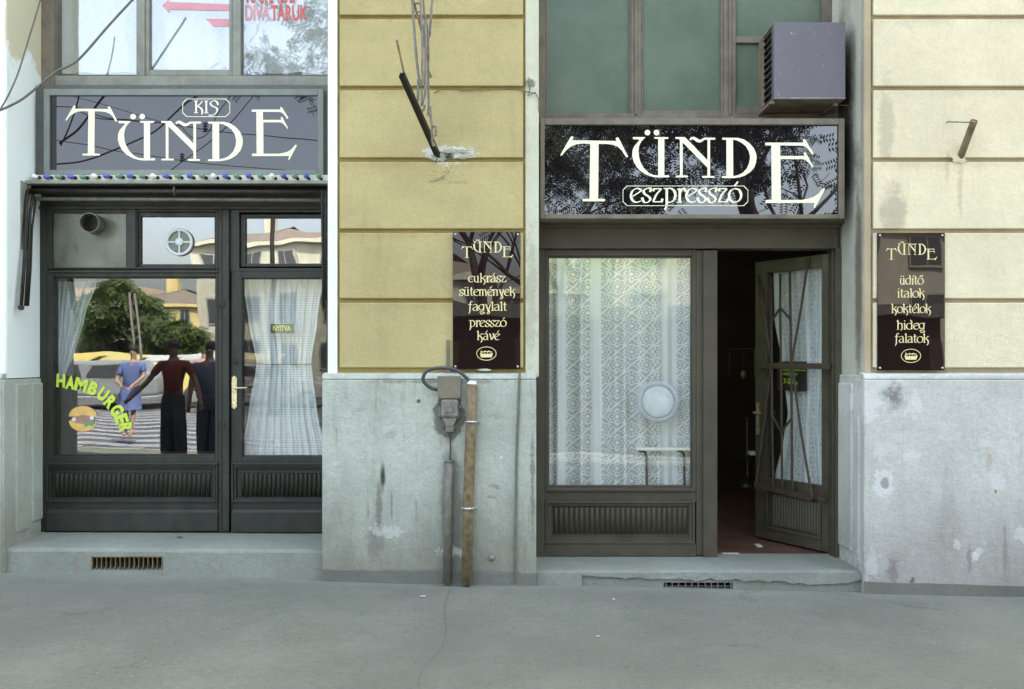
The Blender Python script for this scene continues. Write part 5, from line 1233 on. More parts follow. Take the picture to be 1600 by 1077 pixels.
# ------------------------------------------------------------------ things on the pier
eb = thing('cable_box', P(702, 680, -.1), 'olive junction box above an old cast iron cable head on the grey plinth', 'junction box')
yb_ = -.065
MB().pbox(683.5, 719.5, 588, 623, -.125, yb_).build('cover', M['olive'], eb, bevel=.003)
for sx, sy in ((687, 591), (716, 591), (687, 620), (716, 620), (701, 605)): MB().lathe(P(sx, sy, -.127), [(.003, -.003), (.005, 0)], 8, 'Y').build('screw', M['rust'], eb)
b = MB(); b.pbox(689, 716, 624, 653, -.13, yb_); b.build('cast_box', M['grey_iron'], eb, bevel=.016, seg=4)
b = MB(); b.pbox(694.5, 708, 634, 644, -.138, -.12); b.build('name_plate', M['grey_iron'], eb, bevel=.002)
b = MB(); b.pbox(685, 720, 629, 651, -.085, yb_ + .01); b.build('flange', M['grey_iron'], eb, bevel=.006)
b = MB(); b.prism([(X(x_, -.11), Z(z_, -.11)) for x_, z_ in ((690, 652), (715, 652), (708, 667), (697, 667))], -.115, yb_); b.build('funnel', M['grey_iron'], eb, bevel=.006)
for sx, sy in ((686, 632), (719, 637), (688, 652), (717, 652), (694, 668), (710, 668)): MB().lathe(P(sx, sy, -.09), [(.006, -.014), (.010, -.010), (.010, .02)], 8, 'Y').build('bolt', M['rust'], eb)
b = MB(); b.pbox(696, 709, 664, 676, -.11, yb_); b.build('gland', M['grey_iron'], eb, bevel=.008, seg=3)
MB().pbox(697.5, 703, 531, 589, -.014, -.002).build('strap', M['conduit'], eb, bevel=.001)
MB().prism(blobpoly(X(702, -.06), Z(648, -.06), .105, .16, 30, .14, 12), -.072, -.055).build('mortar_bed', M['plinth_band'], eb, tri=True, bevel=.005)
MB().tube([P(703, 675, -.085), P(704, 700, -.08), P(703, 722, -.085)], .006, 6).build('cable', M['rubber'], eb)
b = MB(); b.tube([P(702, 719, -.09), P(700, 800, -.09), P(699, 911, -.09)], .030, 14); b.tube([P(702, 719, -.09), P(702, 722, -.09)], .033, 14)
b.build('conduit', M['conduit'], label='grey steel conduit rising from the pavement to the cable box', cat='pipe', smooth=True)
loop = smooth_pts([(683, 610, 0), (672, 606, 0)], 4)
lp = [(684, 609), (675, 607), (665, 600), (661, 591), (666, 581), (678, 576), (693, 575), (708, 577), (720, 583), (730, 592), (734, 601)]
lps = smooth_pts(lp, 4); MB().tube([P(a, c_, -.10 - .03 * math.sin(i / len(lps) * math.pi)) for i, (a, c_) in enumerate(lps)], .0125, 8).build('cable_loop', M['rubber'], label='thick black cable looped between junction box and rusty pipe', cat='cable', smooth=True)
rp_ = thing('pipe', P(730, 913, -.1), 'tall rusty brown pipe on the plinth beside the conduit, held by two clips', 'pipe')
MB().tube([P(737.5, 600, -.105), P(735, 690, -.105), P(731, 800, -.105), P(729, 913, -.105)], .037, 20).build('tube', M['rust'], rp_, smooth=True)
MB().tube([P(738, 595, -.105), P(737.5, 600.5, -.105)], [.026, .038], 12).build('collar', M['white_plastic'], rp_)
for py, px in ((659, 736), (794, 731)):
    b = MB(); cc = P(px, py, -.105)
    for i in range(7):
        a = math.radians(180 + 30 * i); b.tube([cc + Vector((math.cos(a) * .041, math.sin(a) * .041, 0)), cc + Vector((math.cos(a + .52) * .041, math.sin(a + .52) * .041, 0))], .008, 6)
    b.tube([cc + Vector((.04, 0, 0)), cc + Vector((.065, .04, .0))], .006, 6)
    b.build('clip', M['zinc'], rp_)
MB().tube([P(812, 582, -.066), P(810, 640, -.072), P(807, 720, -.07), P(806, 820, -.07), P(805, 911, -.07)], .0085, 6).build('wall_rod', M['conduit'], label='thin grey rod running down the plinth at the right edge of the pier', cat='rod')
MB().lathe(P(768, 872, -.062), [(.004, -.014), (.016, -.012), (.022, -.004), (.022, .004)], 14, 'Y').build('wall_bolt', M['grey_iron'], label='round iron bolt head low on the plinth right of the rusty pipe', cat='bolt', smooth=True)
# old bracket and dangling rods
br = thing('sign_bracket', P(685, 245, 0), 'broken square iron bracket slanting up and out of a patch of bare plaster', 'bracket')
MB().tube([P(686, 248, .02), P(628, 117, -.6)], .025, 4, square=True, cap=False).build('square_tube', M['iron'], br)
MB().tube([P(686, 248, .02), P(628.5, 118, -.595)], .020, 4, square=True, cap=True).build('tube_core', M['void'], br)
MB().tube([P(632, 118, -.5), P(620, 63, -.55)], .007, 6).build('rod', M['rust'], br)
rd = thing('neon_frame', P(665, 100, -.3), 'tangle of bent grey and rusty rods hanging over the yellow pier', 'sign frame')
def zp(x_, y_, d): return P(600 + x_ / 3.843, y_ / 3.843, d)
rods = [([(165, -120), (170, 0), (178, 140), (190, 300), (205, 440), (225, 520)], -.35, 'grey_iron', .009), ([(160, -40), (180, 20), (210, 120), (240, 250), (265, 350)], -.33, 'rust', .008),
        ([(215, -120), (218, 0), (228, 150), (232, 300), (230, 420), (236, 500)], -.38, 'grey_iron', .008), ([(230, -120), (235, 0), (242, 80), (262, 160), (270, 360)], -.30, 'grey_iron', .007),
        ([(300, -100), (290, 0), (285, 60), (275, 210), (265, 240), (265, 420), (268, 630), (290, 760)], -.28, 'grey_iron', .008), ([(246, 120), (250, 300), (248, 560), (228, 635), (222, 632)], -.36, 'grey_iron', .008),
        ([(205, 475), (203, 605), (195, 603)], -.34, 'grey_iron', .009), ([(290, 760), (310, 762), (313, 815), (300, 815)], -.28, 'rust', .008), ([(268, 425), (285, 465), (268, 465)], -.28, 'rust', .007),
        ([(175, 20), (222, 22)], -.34, 'grey_iron', .007), ([(195, 70), (225, 72)], -.35, 'grey_iron', .006), ([(222, 155), (240, 155), (236, 205)], -.34, 'rust', .008), ([(226, 540), (226, 635)], -.36, 'grey_iron', .008),
        ([(205, 475), (238, 490), (240, 520), (215, 490)], -.34, 'grey_iron', .005), ([(245, 632), (240, 660), (222, 668)], -.33, 'grey_iron', .008), ([(265, 650), (262, 695)], -.28, 'grey_iron', .007),
        ([(268, 630), (275, 665), (285, 705), (278, 640)], -.27, 'rust', .005), ([(288, 765), (290, 850), (300, 880)], -.24, 'grey_iron', .009), ([(280, 840), (318, 880)], -.2, 'rust', .004)]
for (pts, d, mt, r) in rods: MB().tube([zp(a, c_, d) for a, c_ in pts], r, 6).build('rod', M[mt], rd, smooth=False)
pb = thing('pipe_stub', P(1500, 250, 0), 'short brown pipe stub sticking up out of the cream wall with a thin side rod', 'pipe')
b = MB(); b.tube([P(1499, 250, .02), P(1522, 189, -.18)], .024, 14, cap=False); b.tube([P(1499, 250, .02), P(1521.8, 190, -.178)], .020, 14, cap=True); b.build('tube', M['rust'], pb)
MB().tube([P(1479, 192, -.01), P(1480, 190.5, -.03), P(1516, 191.5, -.16)], .005, 6).build('rod', M['grey_iron'], pb)
MB().prism(blobpoly(X(1498), Z(249), .045, .03, 20, .3, 4), -.012, 0).build('plaster_patch', M['cream'], pb, tri=True)
# loose cables at upper left
def cab(pts, d0, d1, r, label):
    q_ = smooth_pts(pts, 6); n_ = len(q_) - 1
    MB().tube([P(a, c_, d0 + (d1 - d0) * i / n_) for i, (a, c_) in enumerate(q_)], r, 8).build('cable', M['cable'], label=label, cat='cable', smooth=True)
cab([(70, -30), (62, 3), (45, 60), (28, 115), (10, 155), (-6, 180)], -.02, -.1, .006, 'thin cable dropping steeply across the top left corner')
cab([(235, -30), (205, 2), (170, 40), (128, 88), (108, 103), (88, 112), (60, 135), (30, 158), (-8, 176)], .2, -.1, .0085, 'thicker grey cable sweeping from the upper window to the left edge')

# ------------------------------------------------------------------ inside the rooms
tb = thing('table', P(1035, 700, .66), 'small cream topped table with dark bent legs in the lace window', 'table')
yt = .595
b = MB(); b.pbox(993, 1081, 700, 704.5, yt - .03, yt + .03); b.build('tabletop', M['table_top'], tb, bevel=.004)
MB().tube([P(998, 704.5, yt), P(1008, 706, yt), P(1010, 712, yt), P(1011, 790, yt)], .0095, 8).build('leg', M['iron'], tb)
MB().tube([P(1059, 704.5, yt), P(1067, 706, yt), P(1069, 712, yt), P(1070, 790, yt)], .0095, 8).build('leg', M['iron'], tb)
pt = thing('round_vent', P(1029, 627, .56), 'round white closed ventilator disc fixed in the lace window pane', 'ventilator')
c = P(1028, 628, YR + .04)
b = MB(); nn = 36
for j in range(nn):
    a = 2 * math.pi * j / nn
    for (r, y) in ((.163, .0), (.163, -.006), (.128, -.012), (.124, -.002)): b.v.append(c + Vector((math.cos(a) * r, y, math.sin(a) * r)))
for j in range(nn):
    for q_ in range(3): b.f.append((j * 4 + q_, j * 4 + q_ + 1, ((j + 1) % nn) * 4 + q_ + 1, ((j + 1) % nn) * 4 + q_))
n = N('frosted_ring'); trn = n.new('ShaderNodeBsdfTransparent'); mx = n.new('ShaderNodeMixShader'); mx.inputs[0].default_value = .4
n.b.inputs['Base Color'].default_value = (.50, .55, .58, 1); n.b.inputs['Roughness'].default_value = .4
n.link(trn.outputs[0], mx.inputs[1]); n.link(n.b.outputs[0], mx.inputs[2]); n.link(mx.outputs[0], n.out.inputs['Surface'])
b.build('ring', n.m, pt, smooth=True)
MB().lathe(c, [(.0, -.010), (.09, -.009), (.118, -.004), (.123, 0)], 36, 'Y').build('disc', plain('pale_disc', (.47, .52, .49), .5, var=.1, bump=0), pt, smooth=True)
# fluorescent tube behind the top of the lace
n = N('tube_glow'); n.b.inputs['Emission Color'].default_value = (.80, 1, .62, 1); n.b.inputs['Emission Strength'].default_value = 11.0
lt = thing('tube_lamp', (1.05, 1.0, 2.5), 'lit fluorescent tube behind the top of the lace curtain', 'lamp')
MB().tube([(.28, 1.0, 2.52), (1.2, 1.0, 2.52)], .016, 10).build('tube', n.m, lt)
MB().box(.3, 1.4, .98, 1.02, 2.545, 2.58).build('batten', M['white_plastic'], lt)
# hanging picture frame and pole inside the open door
pf = thing('wall_bracket_lamp', P(1162, 572, 2.5), 'thin gilt frame with a small hanging bauble in the dark doorway', 'ornament')
yi = 2.6
b = MB(); b.tube([P(1140, 588, yi), P(1140, 545, yi)], .004, 5); b.tube([P(1140, 545, yi), P(1181, 545, yi)], .004, 5); b.tube([P(1179, 545, yi), P(1179, 590, yi)], .004, 5); b.build('frame', M['dim_brass'], pf)
MB().tube([P(1160, 549, yi), P(1160, 580, yi)], .002, 4).build('cord', M['dim_brass'], pf)
MB().ell(P(1162, 586, yi), (.035, .02, .05), 10, 7).build('bauble', M['dim_brass'], pf, smooth=True)
ps = thing('stand', P(1167, 760, 2.2), 'slim brass pole stand in the dark doorway', 'stand')
MB().tube([P(1167, 655, 2.2), P(1168, 745, 2.2)], .007, 8).build('pole', M['dim_brass'], ps); MB().lathe(P(1168, 760, 2.2), [(.10, 0), (.08, .03), (.012, .08)], 14).build('base', M['iron'], ps)
MB().lathe(P(1167, 655, 2.2), [(.07, 0), (.07, .012)], 14).build('top', M['iron'], ps)
MB().pbox(1172, 1182, 706, 712, 2.1, 2.2).build('paper_box', M['table_top'], label='small white box on a shelf in the dark doorway', cat='box')
MB().pbox(1165, 1215, 712, 714, 2.05, 2.3).build('shelf', M['iron'], label='thin dark shelf inside the doorway', cat='shelf')
# dark wooden cupboard edge in the left window
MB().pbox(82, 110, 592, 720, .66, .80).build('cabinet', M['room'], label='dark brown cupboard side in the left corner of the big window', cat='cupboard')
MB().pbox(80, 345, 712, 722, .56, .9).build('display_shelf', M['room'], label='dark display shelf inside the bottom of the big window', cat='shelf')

# ================================================================== the street the windows look out on
n = N('leaf_green'); rnd = n.new('ShaderNodeObjectInfo').outputs['Random']
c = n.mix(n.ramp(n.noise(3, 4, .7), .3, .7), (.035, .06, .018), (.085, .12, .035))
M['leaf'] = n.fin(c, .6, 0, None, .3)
n = N('leaf_backlit'); c = n.mix(n.ramp(n.noise(3, 4, .7), .3, .7), (.008, .012, .005), (.022, .028, .010))
M['leaf_backlit'] = n.fin(c, .7, 0, None, .1)  # near trees: backlit darkness painted into the leaf colour
M['bark'] = plain('grey_brown_bark', (.022, .017, .013), .9, var=.3, scale=12, bump=.4)
def leaves(b, p, r, nlf, size, rng):
    for _ in range(nlf):
        d = Vector((rng.gauss(0, 1), rng.gauss(0, 1), rng.gauss(0, .8)))
        q = p + d * r * .55
        ax = Vector((rng.uniform(-1, 1), rng.uniform(-1, 1), rng.uniform(-1.2, .1))).normalized()
        sd_ = ax.cross(Vector((rng.uniform(-1, 1), rng.uniform(-1, 1), rng.uniform(-1, 1)))).normalized()
        for k in range(5):                           # a sprig of paired narrow leaflets
            base = q + ax * size * .5 * k
            for sg in (-1, 1):
                tip = base + (ax * .45 + sd_ * sg).normalized() * size * .95
                wv_ = ax.cross(sd_).normalized().cross((tip - base).normalized()) * size * .16
                m_ = (base + tip) / 2; kk = len(b.v)
                b.v += [base, m_ + wv_, tip, m_ - wv_]; b.f.append((kk, kk + 1, kk + 2, kk + 3))
def tree(base, h, spread, label, seed, nl=26, size=.12, trunk=.16, lean=(0, 0), hang=0, crown0=.3, depth=4):
    rng = random.Random(seed); t = thing('tree', base, label, 'tree', 'street trees facing the shopfronts')
    tb_, lb = MB(), MB()
    def grow(p, d, ln, r, lv):
        pts = [p]; rr = [r]; q = Vector(p); dd = Vector(d)
        for i in range(4):
            dd = (dd + Vector((rng.gauss(0, .10), rng.gauss(0, .10), rng.gauss(0, .05) + (.04 if lv < 3 else -.05)))).normalized(); q = q + dd * ln / 4
            pts.append(q.copy()); rr.append(r * (1 - .12 * (i + 1)))
        tb_.tube(pts, rr, 7 if lv < 2 else 5)
        if lv >= depth - 1:
            for pp_ in pts[1:]: leaves(lb, pp_, ln * .38, nl // 4, size, rng)
        if lv >= depth: return
        for i in range(3 if lv else 5):
            a = rng.uniform(0, 6.28); sp = rng.uniform(.5, .95)
            nd = (dd * 1.0 + Vector((math.cos(a) * sp * spread, math.sin(a) * sp * spread, rng.uniform(-.25, .3)))).normalized()
            grow(pts[-1 - (i % 2)] if lv else pts[-1 - (i % 3)], nd, ln * rng.uniform(.62, .8), rr[-1] * .72, lv + 1)
    grow(Vector(base), Vector((lean[0], lean[1], 1)).normalized(), h * crown0, trunk, 0)
    tb_.build('trunk', M['bark'], t, smooth=True)
    lb.build('crown', M['leaf_backlit' if base[1] > -25 else 'leaf'], t, kind='stuff')
    return t
def gpt(px, R, ym=.45):
    p = RP(px, HY, R, ym); return (p.x, p.y, gz(p.x, p.y) - .12)
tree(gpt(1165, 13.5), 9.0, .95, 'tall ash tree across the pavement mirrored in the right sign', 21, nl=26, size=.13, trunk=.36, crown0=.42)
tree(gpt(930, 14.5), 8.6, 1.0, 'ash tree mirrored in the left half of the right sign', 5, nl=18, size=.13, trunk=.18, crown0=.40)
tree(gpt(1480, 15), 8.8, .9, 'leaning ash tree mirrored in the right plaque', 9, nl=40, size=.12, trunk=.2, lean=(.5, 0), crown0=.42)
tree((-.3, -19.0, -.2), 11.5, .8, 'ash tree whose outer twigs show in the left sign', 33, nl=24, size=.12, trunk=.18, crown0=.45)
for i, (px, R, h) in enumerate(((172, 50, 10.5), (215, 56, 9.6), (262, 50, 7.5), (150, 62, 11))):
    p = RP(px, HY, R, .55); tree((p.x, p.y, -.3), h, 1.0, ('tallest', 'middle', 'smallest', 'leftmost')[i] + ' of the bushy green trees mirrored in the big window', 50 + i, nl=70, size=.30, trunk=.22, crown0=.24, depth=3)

def house(cx, y, wd, dp, h, col, roofcol, label, floors=3, cols_=6, roof=2.0, rot=0):
    t = thing('building', (cx, y, 0), label, 'building', 'houses across the road')
    wm = plaster('facade_%d' % len(bpy.data.materials), col, grain=.3, mott=.12, streak=.3)
    MB().box(cx - wd / 2, cx + wd / 2, y - dp, y, -1, h).build('wall', wm, t)
    MB().box(cx - wd / 2 - .3, cx + wd / 2 + .3, y - dp - .3, y + .35, h, h + .3).build('cornice', wm, t)
    fh = h / floors
    wm2 = M['glass_dark']; fm = M['upper_frame']
    for f_ in range(floors):
        for c_ in range(cols_):
            x = cx - wd / 2 + wd * (c_ + .5) / cols_; z = f_ * fh + fh * .32
            w_ = wd / cols_ * .22
            o = MB().box(x - w_ - .08, x + w_ + .08, y, y + .08, z - .1, z + fh * .52 + .12).build('window', fm, t)
            MB().box(x - w_, x - .03, y + .081, y + .09, z, z + fh * .52).build('pane', wm2, o); MB().box(x + .03, x + w_, y + .081, y + .09, z, z + fh * .52).build('pane', wm2, o)
    if roof:
        b = MB(); z0 = h + .3; a = wd / 2 + .2; e = dp / 2 + .2; yc_ = y - dp / 2
        b.add([(cx - a, yc_ - e, z0), (cx + a, yc_ - e, z0), (cx + a, yc_ + e, z0), (cx - a, yc_ + e, z0), (cx - a + e * .8, yc_, z0 + roof), (cx + a - e * .8, yc_, z0 + roof)], [(0, 1, 5, 4), (1, 2, 5), (2, 3, 4, 5), (3, 0, 4)])
        b.build('roof', plain('roof_%d' % len(bpy.data.materials), roofcol, .8, var=.25, scale=6), t)
        MB().box(cx - wd * .2, cx - wd * .2 + .9, yc_ - .5, yc_ + .5, z0, z0 + roof + .9).build('chimney', wm, t)
    return t
M['glass_dark'] = plain('far_window_glass', (.05, .055, .06), .15, var=.3, bump=0)
def hx(px, R): return RP(px, HY, R, .55).x
R = 62
house((hx(303, R) + hx(540, R)) / 2, -R, hx(540, R) - hx(303, R), 14, 9.6, (.44, .44, .35), (.13, .105, .085), 'pale stone apartment house across the road with a brown hipped roof', 3, 4, roof=1.6)
R = 80
house((hx(200, R) + hx(318, R)) / 2, -R, 7.5, 10, 6.2, (.60, .50, .22), (.15, .13, .10), 'yellow house with brown hipped roof far across the road', 3, 5, roof=1.6)
R = 52
house((hx(100, R) + hx(154, R)) / 2, -R, hx(154, R) - hx(100, R), 8, 4.4, (.12, .06, .045), (.1, .08, .07), 'dark red brick block across the road', 3, 4, roof=0)
R = 90
house(-45, -R, 26, 12, 7.0, (.55, .5, .4), (.2, .15, .1), 'long low beige block far across the road', 3, 9, roof=1.5)
R = 58
house((hx(560, R) + hx(765, R)) / 2, -R, hx(765, R) - hx(560, R), 14, 6.6, (.50, .50, .42), (.17, .13, .10), 'cream tenement across the road with a steep brown roof', 3, 4, roof=2.4)
house((hx(775, R) + hx(1000, R)) / 2, -R - 3, hx(1000, R) - hx(775, R), 14, 6.0, (.45, .42, .33), (.12, .11, .10), 'grey tenement across the road with a dark roof', 3, 4, roof=2.6)
house(18, -40, 26, 14, 7.6, (.36, .33, .27), (.12, .11, .10), 'tall grey brown tenement with balconies across the road', 3, 8, roof=.4)
house(48, -55, 28, 14, 9, (.5, .46, .36), (.14, .1, .08), 'tall beige block at the far right across the road', 3, 8, roof=.5)
# dark block added across the pavement to darken the plaques' lower reflection
kd = plain('dark_block_brown', (.035, .022, .018), .5, var=.2, bump=0)
kx0, kx1 = -1.15, 7.6; ky = -10.6
k_ = thing('dark_block', (3.2, ky, -.3), 'long dark brown block across the pavement, added to darken the mirror view in the menu plaques', 'dark_block')
MB().box(kx0, kx1, ky - 2.2, ky, -.3, 2.3).build('wall', kd, k_)
MB().box(kx0 - .15, kx1 + .15, ky - 2.4, ky + .25, 2.3, 2.52).build('roof', M['fascia'], k_)
for i in range(7): MB().box(kx0 + .25 + i * 1.22, kx0 + 1.2 + i * 1.22, ky, ky + .03, .8, 1.95).build('shutter', M['void'], k_)
# tram mast and overhead wires
mt = thing('mast', (RP(626 / 3.019, HY, 30, .55).x, -29.5, 0), 'grey lattice mast for the tram wires', 'mast')
mx_, my_ = mt.location.x, -29.5
for sx in (-.16, .16): MB().tube([(mx_ + sx, my_, -.3), (mx_ + sx * .6, my_, 3.9)], .05, 5).build('leg', M['grey_iron'], mt)
for i in range(10): MB().tube([(mx_ - .15, my_, i * .42), (mx_ + .15, my_, i * .42 + .36)], .02, 4).build('brace', M['grey_iron'], mt)
WL = iter(['thin tram wire sagging across the upper part of the left sign', 'short doubled tram wire mirrored at the top left of the left sign', 'thick black cable sweeping up across the left sign', 'thin tram wire mirrored low across the left sign', 'tram wire rising steeply to the right in the left sign', 'hooked tram wire with an insulator mirrored in the left sign', 'very thin wire at the top left of the left sign', 'short wire end mirrored at the bottom left of the left sign', 'thin wire mirrored low in the left menu plaque'])
def stall(px, R, wd, h, col, label):
    p = RP(px, HY, R, .55); z0 = gz(p.x, p.y) - .14; t = thing('market_stall', (p.x, p.y, z0), label, 'stall')
    m_ = plain('awning_cloth_%d' % len(bpy.data.materials), col, .8, bump=0)
    MB().add([(p.x - wd / 2, p.y + 1, z0 + h - .35), (p.x + wd / 2, p.y + 1, z0 + h - .35), (p.x + wd / 2, p.y - 1, z0 + h), (p.x - wd / 2, p.y - 1, z0 + h), (p.x - wd / 2, p.y + 1, z0 + h - .55), (p.x + wd / 2, p.y + 1, z0 + h - .55)], [(0, 1, 2, 3), (0, 4, 5, 1)]).build('awning', m_, t)
    for sx in (-1, 1): MB().tube([(p.x + sx * wd * .48, p.y + .9, z0), (p.x + sx * wd * .48, p.y + .9, z0 + h - .3)], .03, 6).build('post', M['zinc'], t)
    MB().box(p.x - wd * .45, p.x + wd * .45, p.y - .8, p.y - .1, z0, z0 + .9).build('counter', M['upper_frame'], t)
    for i in range(5): MB().box(p.x - wd * .42 + i * wd * .17, p.x - wd * .42 + i * wd * .17 + wd * .12, p.y - .7, p.y - .2, z0 + .9, z0 + 1.15).build('goods', [M['bulb_w'], m_, M['patch'], M['red'], M['letter']][i], t)
stall(128, 44, 2.0, 1.75, (.42, .34, .10), 'market stall under a yellow awning mirrored at the left of the big window')
stall(186, 45, 2.1, 1.75, (.40, .35, .13), 'market stall under a pale yellow awning mirrored behind the woman')
stall(240, 46, 2.6, 1.75, (.42, .43, .42), 'white awning market stall mirrored behind the man in red')
stall(312, 47, 2.6, 1.75, (.36, .38, .38), 'grey white awning stall mirrored at the right of the big window')
stall(400, 47, 3.0, 1.75, (.40, .35, .2), 'straw coloured awning stall mirrored in the left door')
lp_ = thing('lamp_post', (RP(427, HY, 20, .55).x, -19.5, -.3), 'dark steel post mirrored through the left door and its transom', 'lamp post')
MB().tube([(lp_.location.x, -19.5, -.3), (lp_.location.x, -19.5, 3.0), (lp_.location.x, -19.5, 5.6)], [.10, .085, .06], 12).build('pole', M['iron'], lp_)
MB().tube([(lp_.location.x, -19.5, -.3), (lp_.location.x, -19.5, .6)], .13, 12).build('base', M['iron'], lp_)
def wire(pts, R0, R1, r, zs=3.019):
    q_ = smooth_pts([(a / zs, c_ / zs) for a, c_ in pts], 5); n_ = len(q_) - 1
    MB().tube([RP(a, c_, R0 + (R1 - R0) * i / n_, .395) for i, (a, c_) in enumerate(q_)], r, 5).build('overhead_wire', M['iron'], label=next(WL), cat='wire', group='overhead wires above the road', kind=None)
wire([(60, 470), (240, 500), (380, 515), (500, 560), (730, 575), (870, 595), (1090, 630), (1500, 665), (1700, 690)], 12, 12, .010)
wire([(380, 535), (440, 558), (510, 568), (600, 565), (730, 578)], 12, 12, .010)
wire([(60, 800), (235, 778), (400, 755), (560, 690), (700, 630), (790, 570), (880, 490), (930, 455), (1100, 330)], 10, 10, .016)
wire([(60, 625), (240, 655), (430, 685), (600, 715), (870, 765), (1100, 780), (1400, 803), (1600, 815)], 14, 14, .009)
wire([(1330, 300), (1190, 455), (1100, 570), (1000, 665), (900, 740), (780, 830)], 12, 12, .010)
wire([(1150, 330), (1080, 455), (1030, 530), (990, 620), (950, 650), (900, 645), (850, 590)], 12, 12, .010)
wire([(200, 410), (340, 455), (560, 520), (760, 575)], 12, 12, .006)
wire([(550, 820), (700, 880), (900, 920)], 12, 12, .006)
for (a, c_, ilab) in ((968, 605, 'upper'), (862, 750, 'lower')):
    b = MB(); p = RP(a / 3.019, c_ / 3.019, 12, .395)
    for i in range(4): b.lathe(p + Vector((0, 0, .05 * i - .08)), [(.02, 0), (.06, .01), (.02, .04)], 8)
    b.build('insulator', M['iron'], label='dark ribbed insulator on the tram wires, %s of the two mirrored in the left sign' % ilab, cat='insulator', group='insulators on the tram wires')
wire([(1880, 780 + 40), (2100, 850), (2400, 880)], 20, 20, .01)

# cars
def car(px, R, col, label, ln=4.1, h=1.4, face=1):
    p = RP(px, HY, R, .55); x0, y0, z0 = p.x, p.y, gz(p.x, p.y) - .14
    t = thing('car', (x0, y0, z0), label, 'car')
    paint = plain('car_paint_%d' % len(bpy.data.materials), col, .25, var=.04, bump=0)
    prof_ = [(-.5, .28), (-.49, .60), (-.40, .66), (-.24, .70), (-.12, h / 1.4 * .96), (.30, 1.0), (.44, .68), (.5, .60), (.5, .28)]
    poly_ = [(x0 + face * a * ln, z0 + b_ * h) for a, b_ in prof_]
    MB().prism(poly_, y0 - .8, y0 + .8).build('body', paint, t, bevel=.08, seg=3)
    for (a, c_) in ((-.17, .02), (.05, .30)):
        pts = [(x0 + face * a * ln, z0 + .70 * h), (x0 + face * (a + .05) * ln, z0 + .92 * h), (x0 + face * (c_ - .02) * ln, z0 + .93 * h), (x0 + face * c_ * ln, z0 + .70 * h)]
        MB().prism(pts, y0 + .79, y0 + .815).build('window', M['glass_dark'], t)
    for a in (-.32, .30):
        o = MB().lathe((x0 + face * a * ln, y0 + .75, z0 + .30), [(.30, -.1), (.31, 0), (.29, .09)], 18, 'Y').build('wheel', M['rubber'], t)
        MB().lathe((x0 + face * a * ln, y0 + .84, z0 + .30), [(.17, -.01), (.15, .015)], 14, 'Y').build('rim', M['zinc'], o)
    MB().box(x0 - ln / 2 - .05, x0 + ln / 2 + .05, y0 - .78, y0 + .83, z0 + .33, z0 + .42).build('bumper', M['zinc'], t, bevel=.02)
    return t
car(145, 22, (.22, .24, .25), 'grey estate car parked across the road', 4.3, 1.45)
car(255, 24, (.72, .62, .22), 'pale yellow car parked across the road', 4.0, 1.4, -1)
car(425, 26, (.35, .35, .34), 'pale car parked across the road, seen mirrored in the left door', 4.0, 1.4, -1)

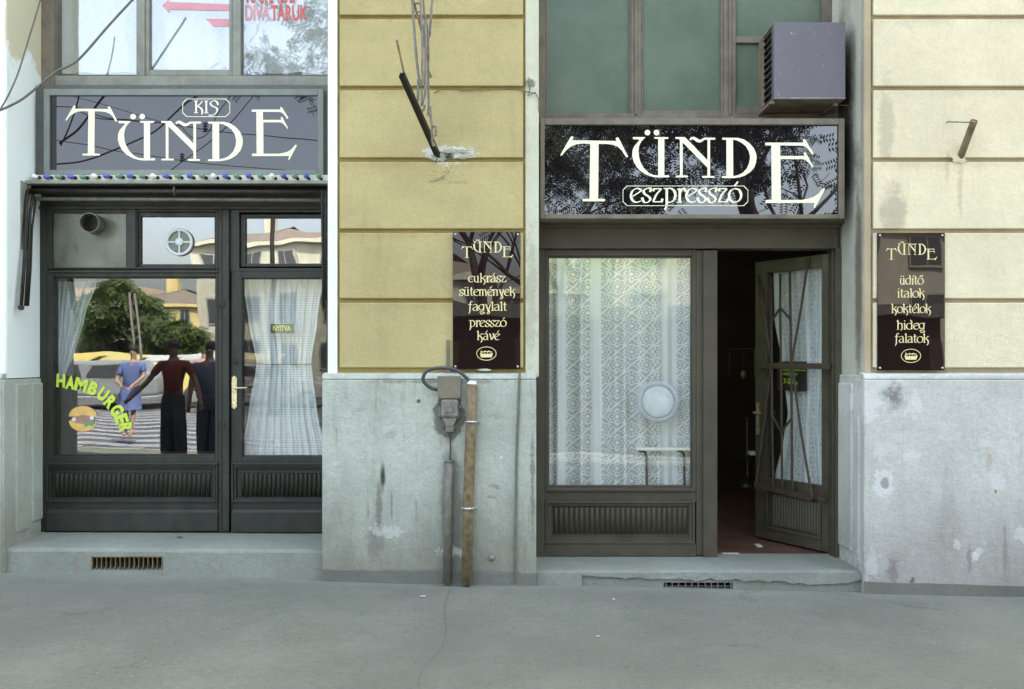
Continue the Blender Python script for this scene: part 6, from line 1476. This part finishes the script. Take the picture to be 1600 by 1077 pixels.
# people mirrored in the big window; pavement figures painted darker, as in shade
def skin(name, pts, edges, rad, mat, parent, sub=1, o0=Vector((0, 0, 0))):
    me = bpy.data.meshes.new(name); me.from_pydata([tuple(Vector(p)) for p in pts], edges, []); me.materials.append(mat)
    o = bpy.data.objects.new(name, me); COL.objects.link(o); o.parent = parent
    m_ = o.modifiers.new('skin', 'SKIN'); m_.use_smooth_shade = True
    for v, r in zip(me.skin_vertices[0].data, rad): v.radius = (r if isinstance(r, tuple) else (r, r))
    me.skin_vertices[0].data[0].use_root = True
    s_ = o.modifiers.new('sub', 'SUBSURF'); s_.levels = sub; s_.render_levels = sub
    return o
def person(px, R, H, skinc, topc, legc, label, arms, skirt=False, heading=0, step=.0):
    p = RP(px, HY, R, .55); t = thing('person', (p.x, p.y, gz(p.x, p.y)), label, 'person'); t.rotation_euler = (0, 0, heading)
    s_ = H / 1.75
    def S_(x, y, z): return (x * s_, y * s_, z * s_)
    sk = plain('skin_%d' % len(bpy.data.materials), skinc, .6, var=.05, bump=0); tp_ = plain('cloth_%d' % len(bpy.data.materials), topc, .9, var=.12, scale=6, bump=.1); lg = plain('cloth_%d' % len(bpy.data.materials), legc, .9, var=.12, scale=6, bump=.1)
    J = [S_(0, 0, .95), S_(0, 0, 1.15), S_(0, 0, 1.38), S_(0, 0, 1.50), S_(0, .01, 1.60), S_(0, .01, 1.70)]
    rad = [(.15, .10), (.14, .10), (.17, .10), .055, (.075, .09), (.07, .085)]
    E = [(0, 1), (1, 2), (2, 3), (3, 4), (4, 5)]
    def add(pt, r, par): J.append(S_(*pt)); rad.append(r); E.append((par, len(J) - 1)); return len(J) - 1
    for sg, (el, wr) in zip((-1, 1), arms):
        a = add((sg * .19, 0, 1.40), .055, 2); b_ = add(el, .042, a); c_ = add(wr, .03, b_); hd = (Vector(wr) + (Vector(wr) - Vector(el)).normalized() * .07); d_ = add(tuple(hd), (.035, .02), c_)
        dr_ = (Vector(wr) - Vector(el)).normalized(); side = dr_.cross(Vector((0, 1, 0.01))).normalized()
        for f_ in range(4):
            q0 = hd + side * (.024 - .016 * f_); e1 = add(tuple(q0 + dr_ * .05), .009, d_); add(tuple(q0 + dr_ * (.085 if f_ in (1, 2) else .07) + Vector((0, .012, -.005))), .008, e1)
        add(tuple(hd + side * .045 - dr_ * .01 + Vector((0, .02, 0))), .010, d_)
    for sg in (-1, 1):
        a = add((sg * .095, 0, .88), .085, 0); b_ = add((sg * .10, sg * step * .5, .50), .058, a); c_ = add((sg * .10, sg * step, .09), .038, b_); add((sg * .11, sg * step + .13, .03), .035, c_)
    rad = [tuple(v * s_ for v in r) if isinstance(r, tuple) else r * s_ for r in rad]
    skin('body', J, E, rad, sk, t)
    # shirt
    TJ = [S_(0, 0, .88), S_(0, 0, 1.15), S_(0, 0, 1.38), S_(0, 0, 1.46)]; TR = [(.175, .13), (.16, .125), (.195, .13), (.09, .08)]; TE = [(0, 1), (1, 2), (2, 3)]
    for sg, (el, wr) in zip((-1, 1), arms):
        TJ.append(S_(sg * .19, 0, 1.40)); TR.append(.075); TE.append((2, len(TJ) - 1)); m_ = Vector((sg * .19, 0, 1.40)).lerp(Vector(el), .75); TJ.append(S_(*m_)); TR.append(.068); TE.append((len(TJ) - 2, len(TJ) - 1))
    TR = [tuple(v * s_ for v in r) if isinstance(r, tuple) else r * s_ for r in TR]
    skin('shirt', TJ, TE, TR, tp_, t)
    if skirt:
        b = MB(); b.lathe((0, 0, .52 * s_), [(.24 * s_, 0), (.21 * s_, .2 * s_), (.17 * s_, .45 * s_)], 18)
        o = b.build('skirt', lg); o.parent = t
    else:
        LJ = [S_(0, 0, 1.06), S_(0, 0, .92)]; LR = [(.165, .12), (.17, .13)]; LE = [(0, 1)]
        for sg in (-1, 1):
            LJ += [S_(sg * .09, 0, .84), S_(sg * .095, sg * step * .5, .50), S_(sg * .10, sg * step, .07)]; LR += [.115, .108, .10]; k = len(LJ); LE += [(1, k - 3), (k - 3, k - 2), (k - 2, k - 1)]
        LR = [tuple(v * s_ for v in r) if isinstance(r, tuple) else r * s_ for r in LR]
        skin('trousers', LJ, LE, LR, lg, t)
    o = MB().ell((0, -.012 * s_, 1.70 * s_), (.088 * s_, .10 * s_, .095 * s_), 14, 9).build('hair', plain('hair_%d' % len(bpy.data.materials), (.02, .015, .012), .7, bump=0), smooth=True); o.parent = t
    for sg in (-1, 1):
        o = MB().ell((sg * .032 * s_, .094 * s_, 1.665 * s_), (.012, .006, .008), 8, 5).build('eye', M['void'], smooth=True); o.parent = t
    o = MB().ell((0, .105 * s_, 1.64 * s_), (.012, .018, .022), 8, 5).build('nose', sk, smooth=True); o.parent = t
    return t
person(272, 6.6, 1.76, (.12, .07, .05), (.10, .018, .014), (.012, .013, .02), 'man in a red shirt darkened for shade and dark trousers on the pavement, mirrored in the window', (((-.34, .10, 1.16), (-.50, .22, .98)), ((.34, .05, 1.14), (.40, .12, .90))), step=.05)
person(203, 11.0, 1.68, (.35, .22, .16), (.10, .14, .32), (.11, .15, .33), 'woman in a blue dress crossing the road, mirrored in the window', (((-.25, .05, 1.14), (-.12, .22, 1.05)), ((.25, .05, 1.14), (.14, .22, 1.02))), skirt=True, step=.12)
person(328, 6.9, 1.72, (.2, .13, .1), (.07, .09, .16), (.03, .035, .07), 'person in a dark blue coat on the pavement, mirrored in the window', (((-.26, .0, 1.12), (-.27, .05, .88)), ((.26, .0, 1.12), (.27, .05, .88))), step=.04)
person(318, 20, 1.6, (.4, .25, .18), (.5, .06, .05), (.05, .05, .08), 'child in a red striped top far across the road', (((-.24, .0, 1.12), (-.25, .05, .9)), ((.24, .0, 1.12), (.25, .05, .9))), step=.08)
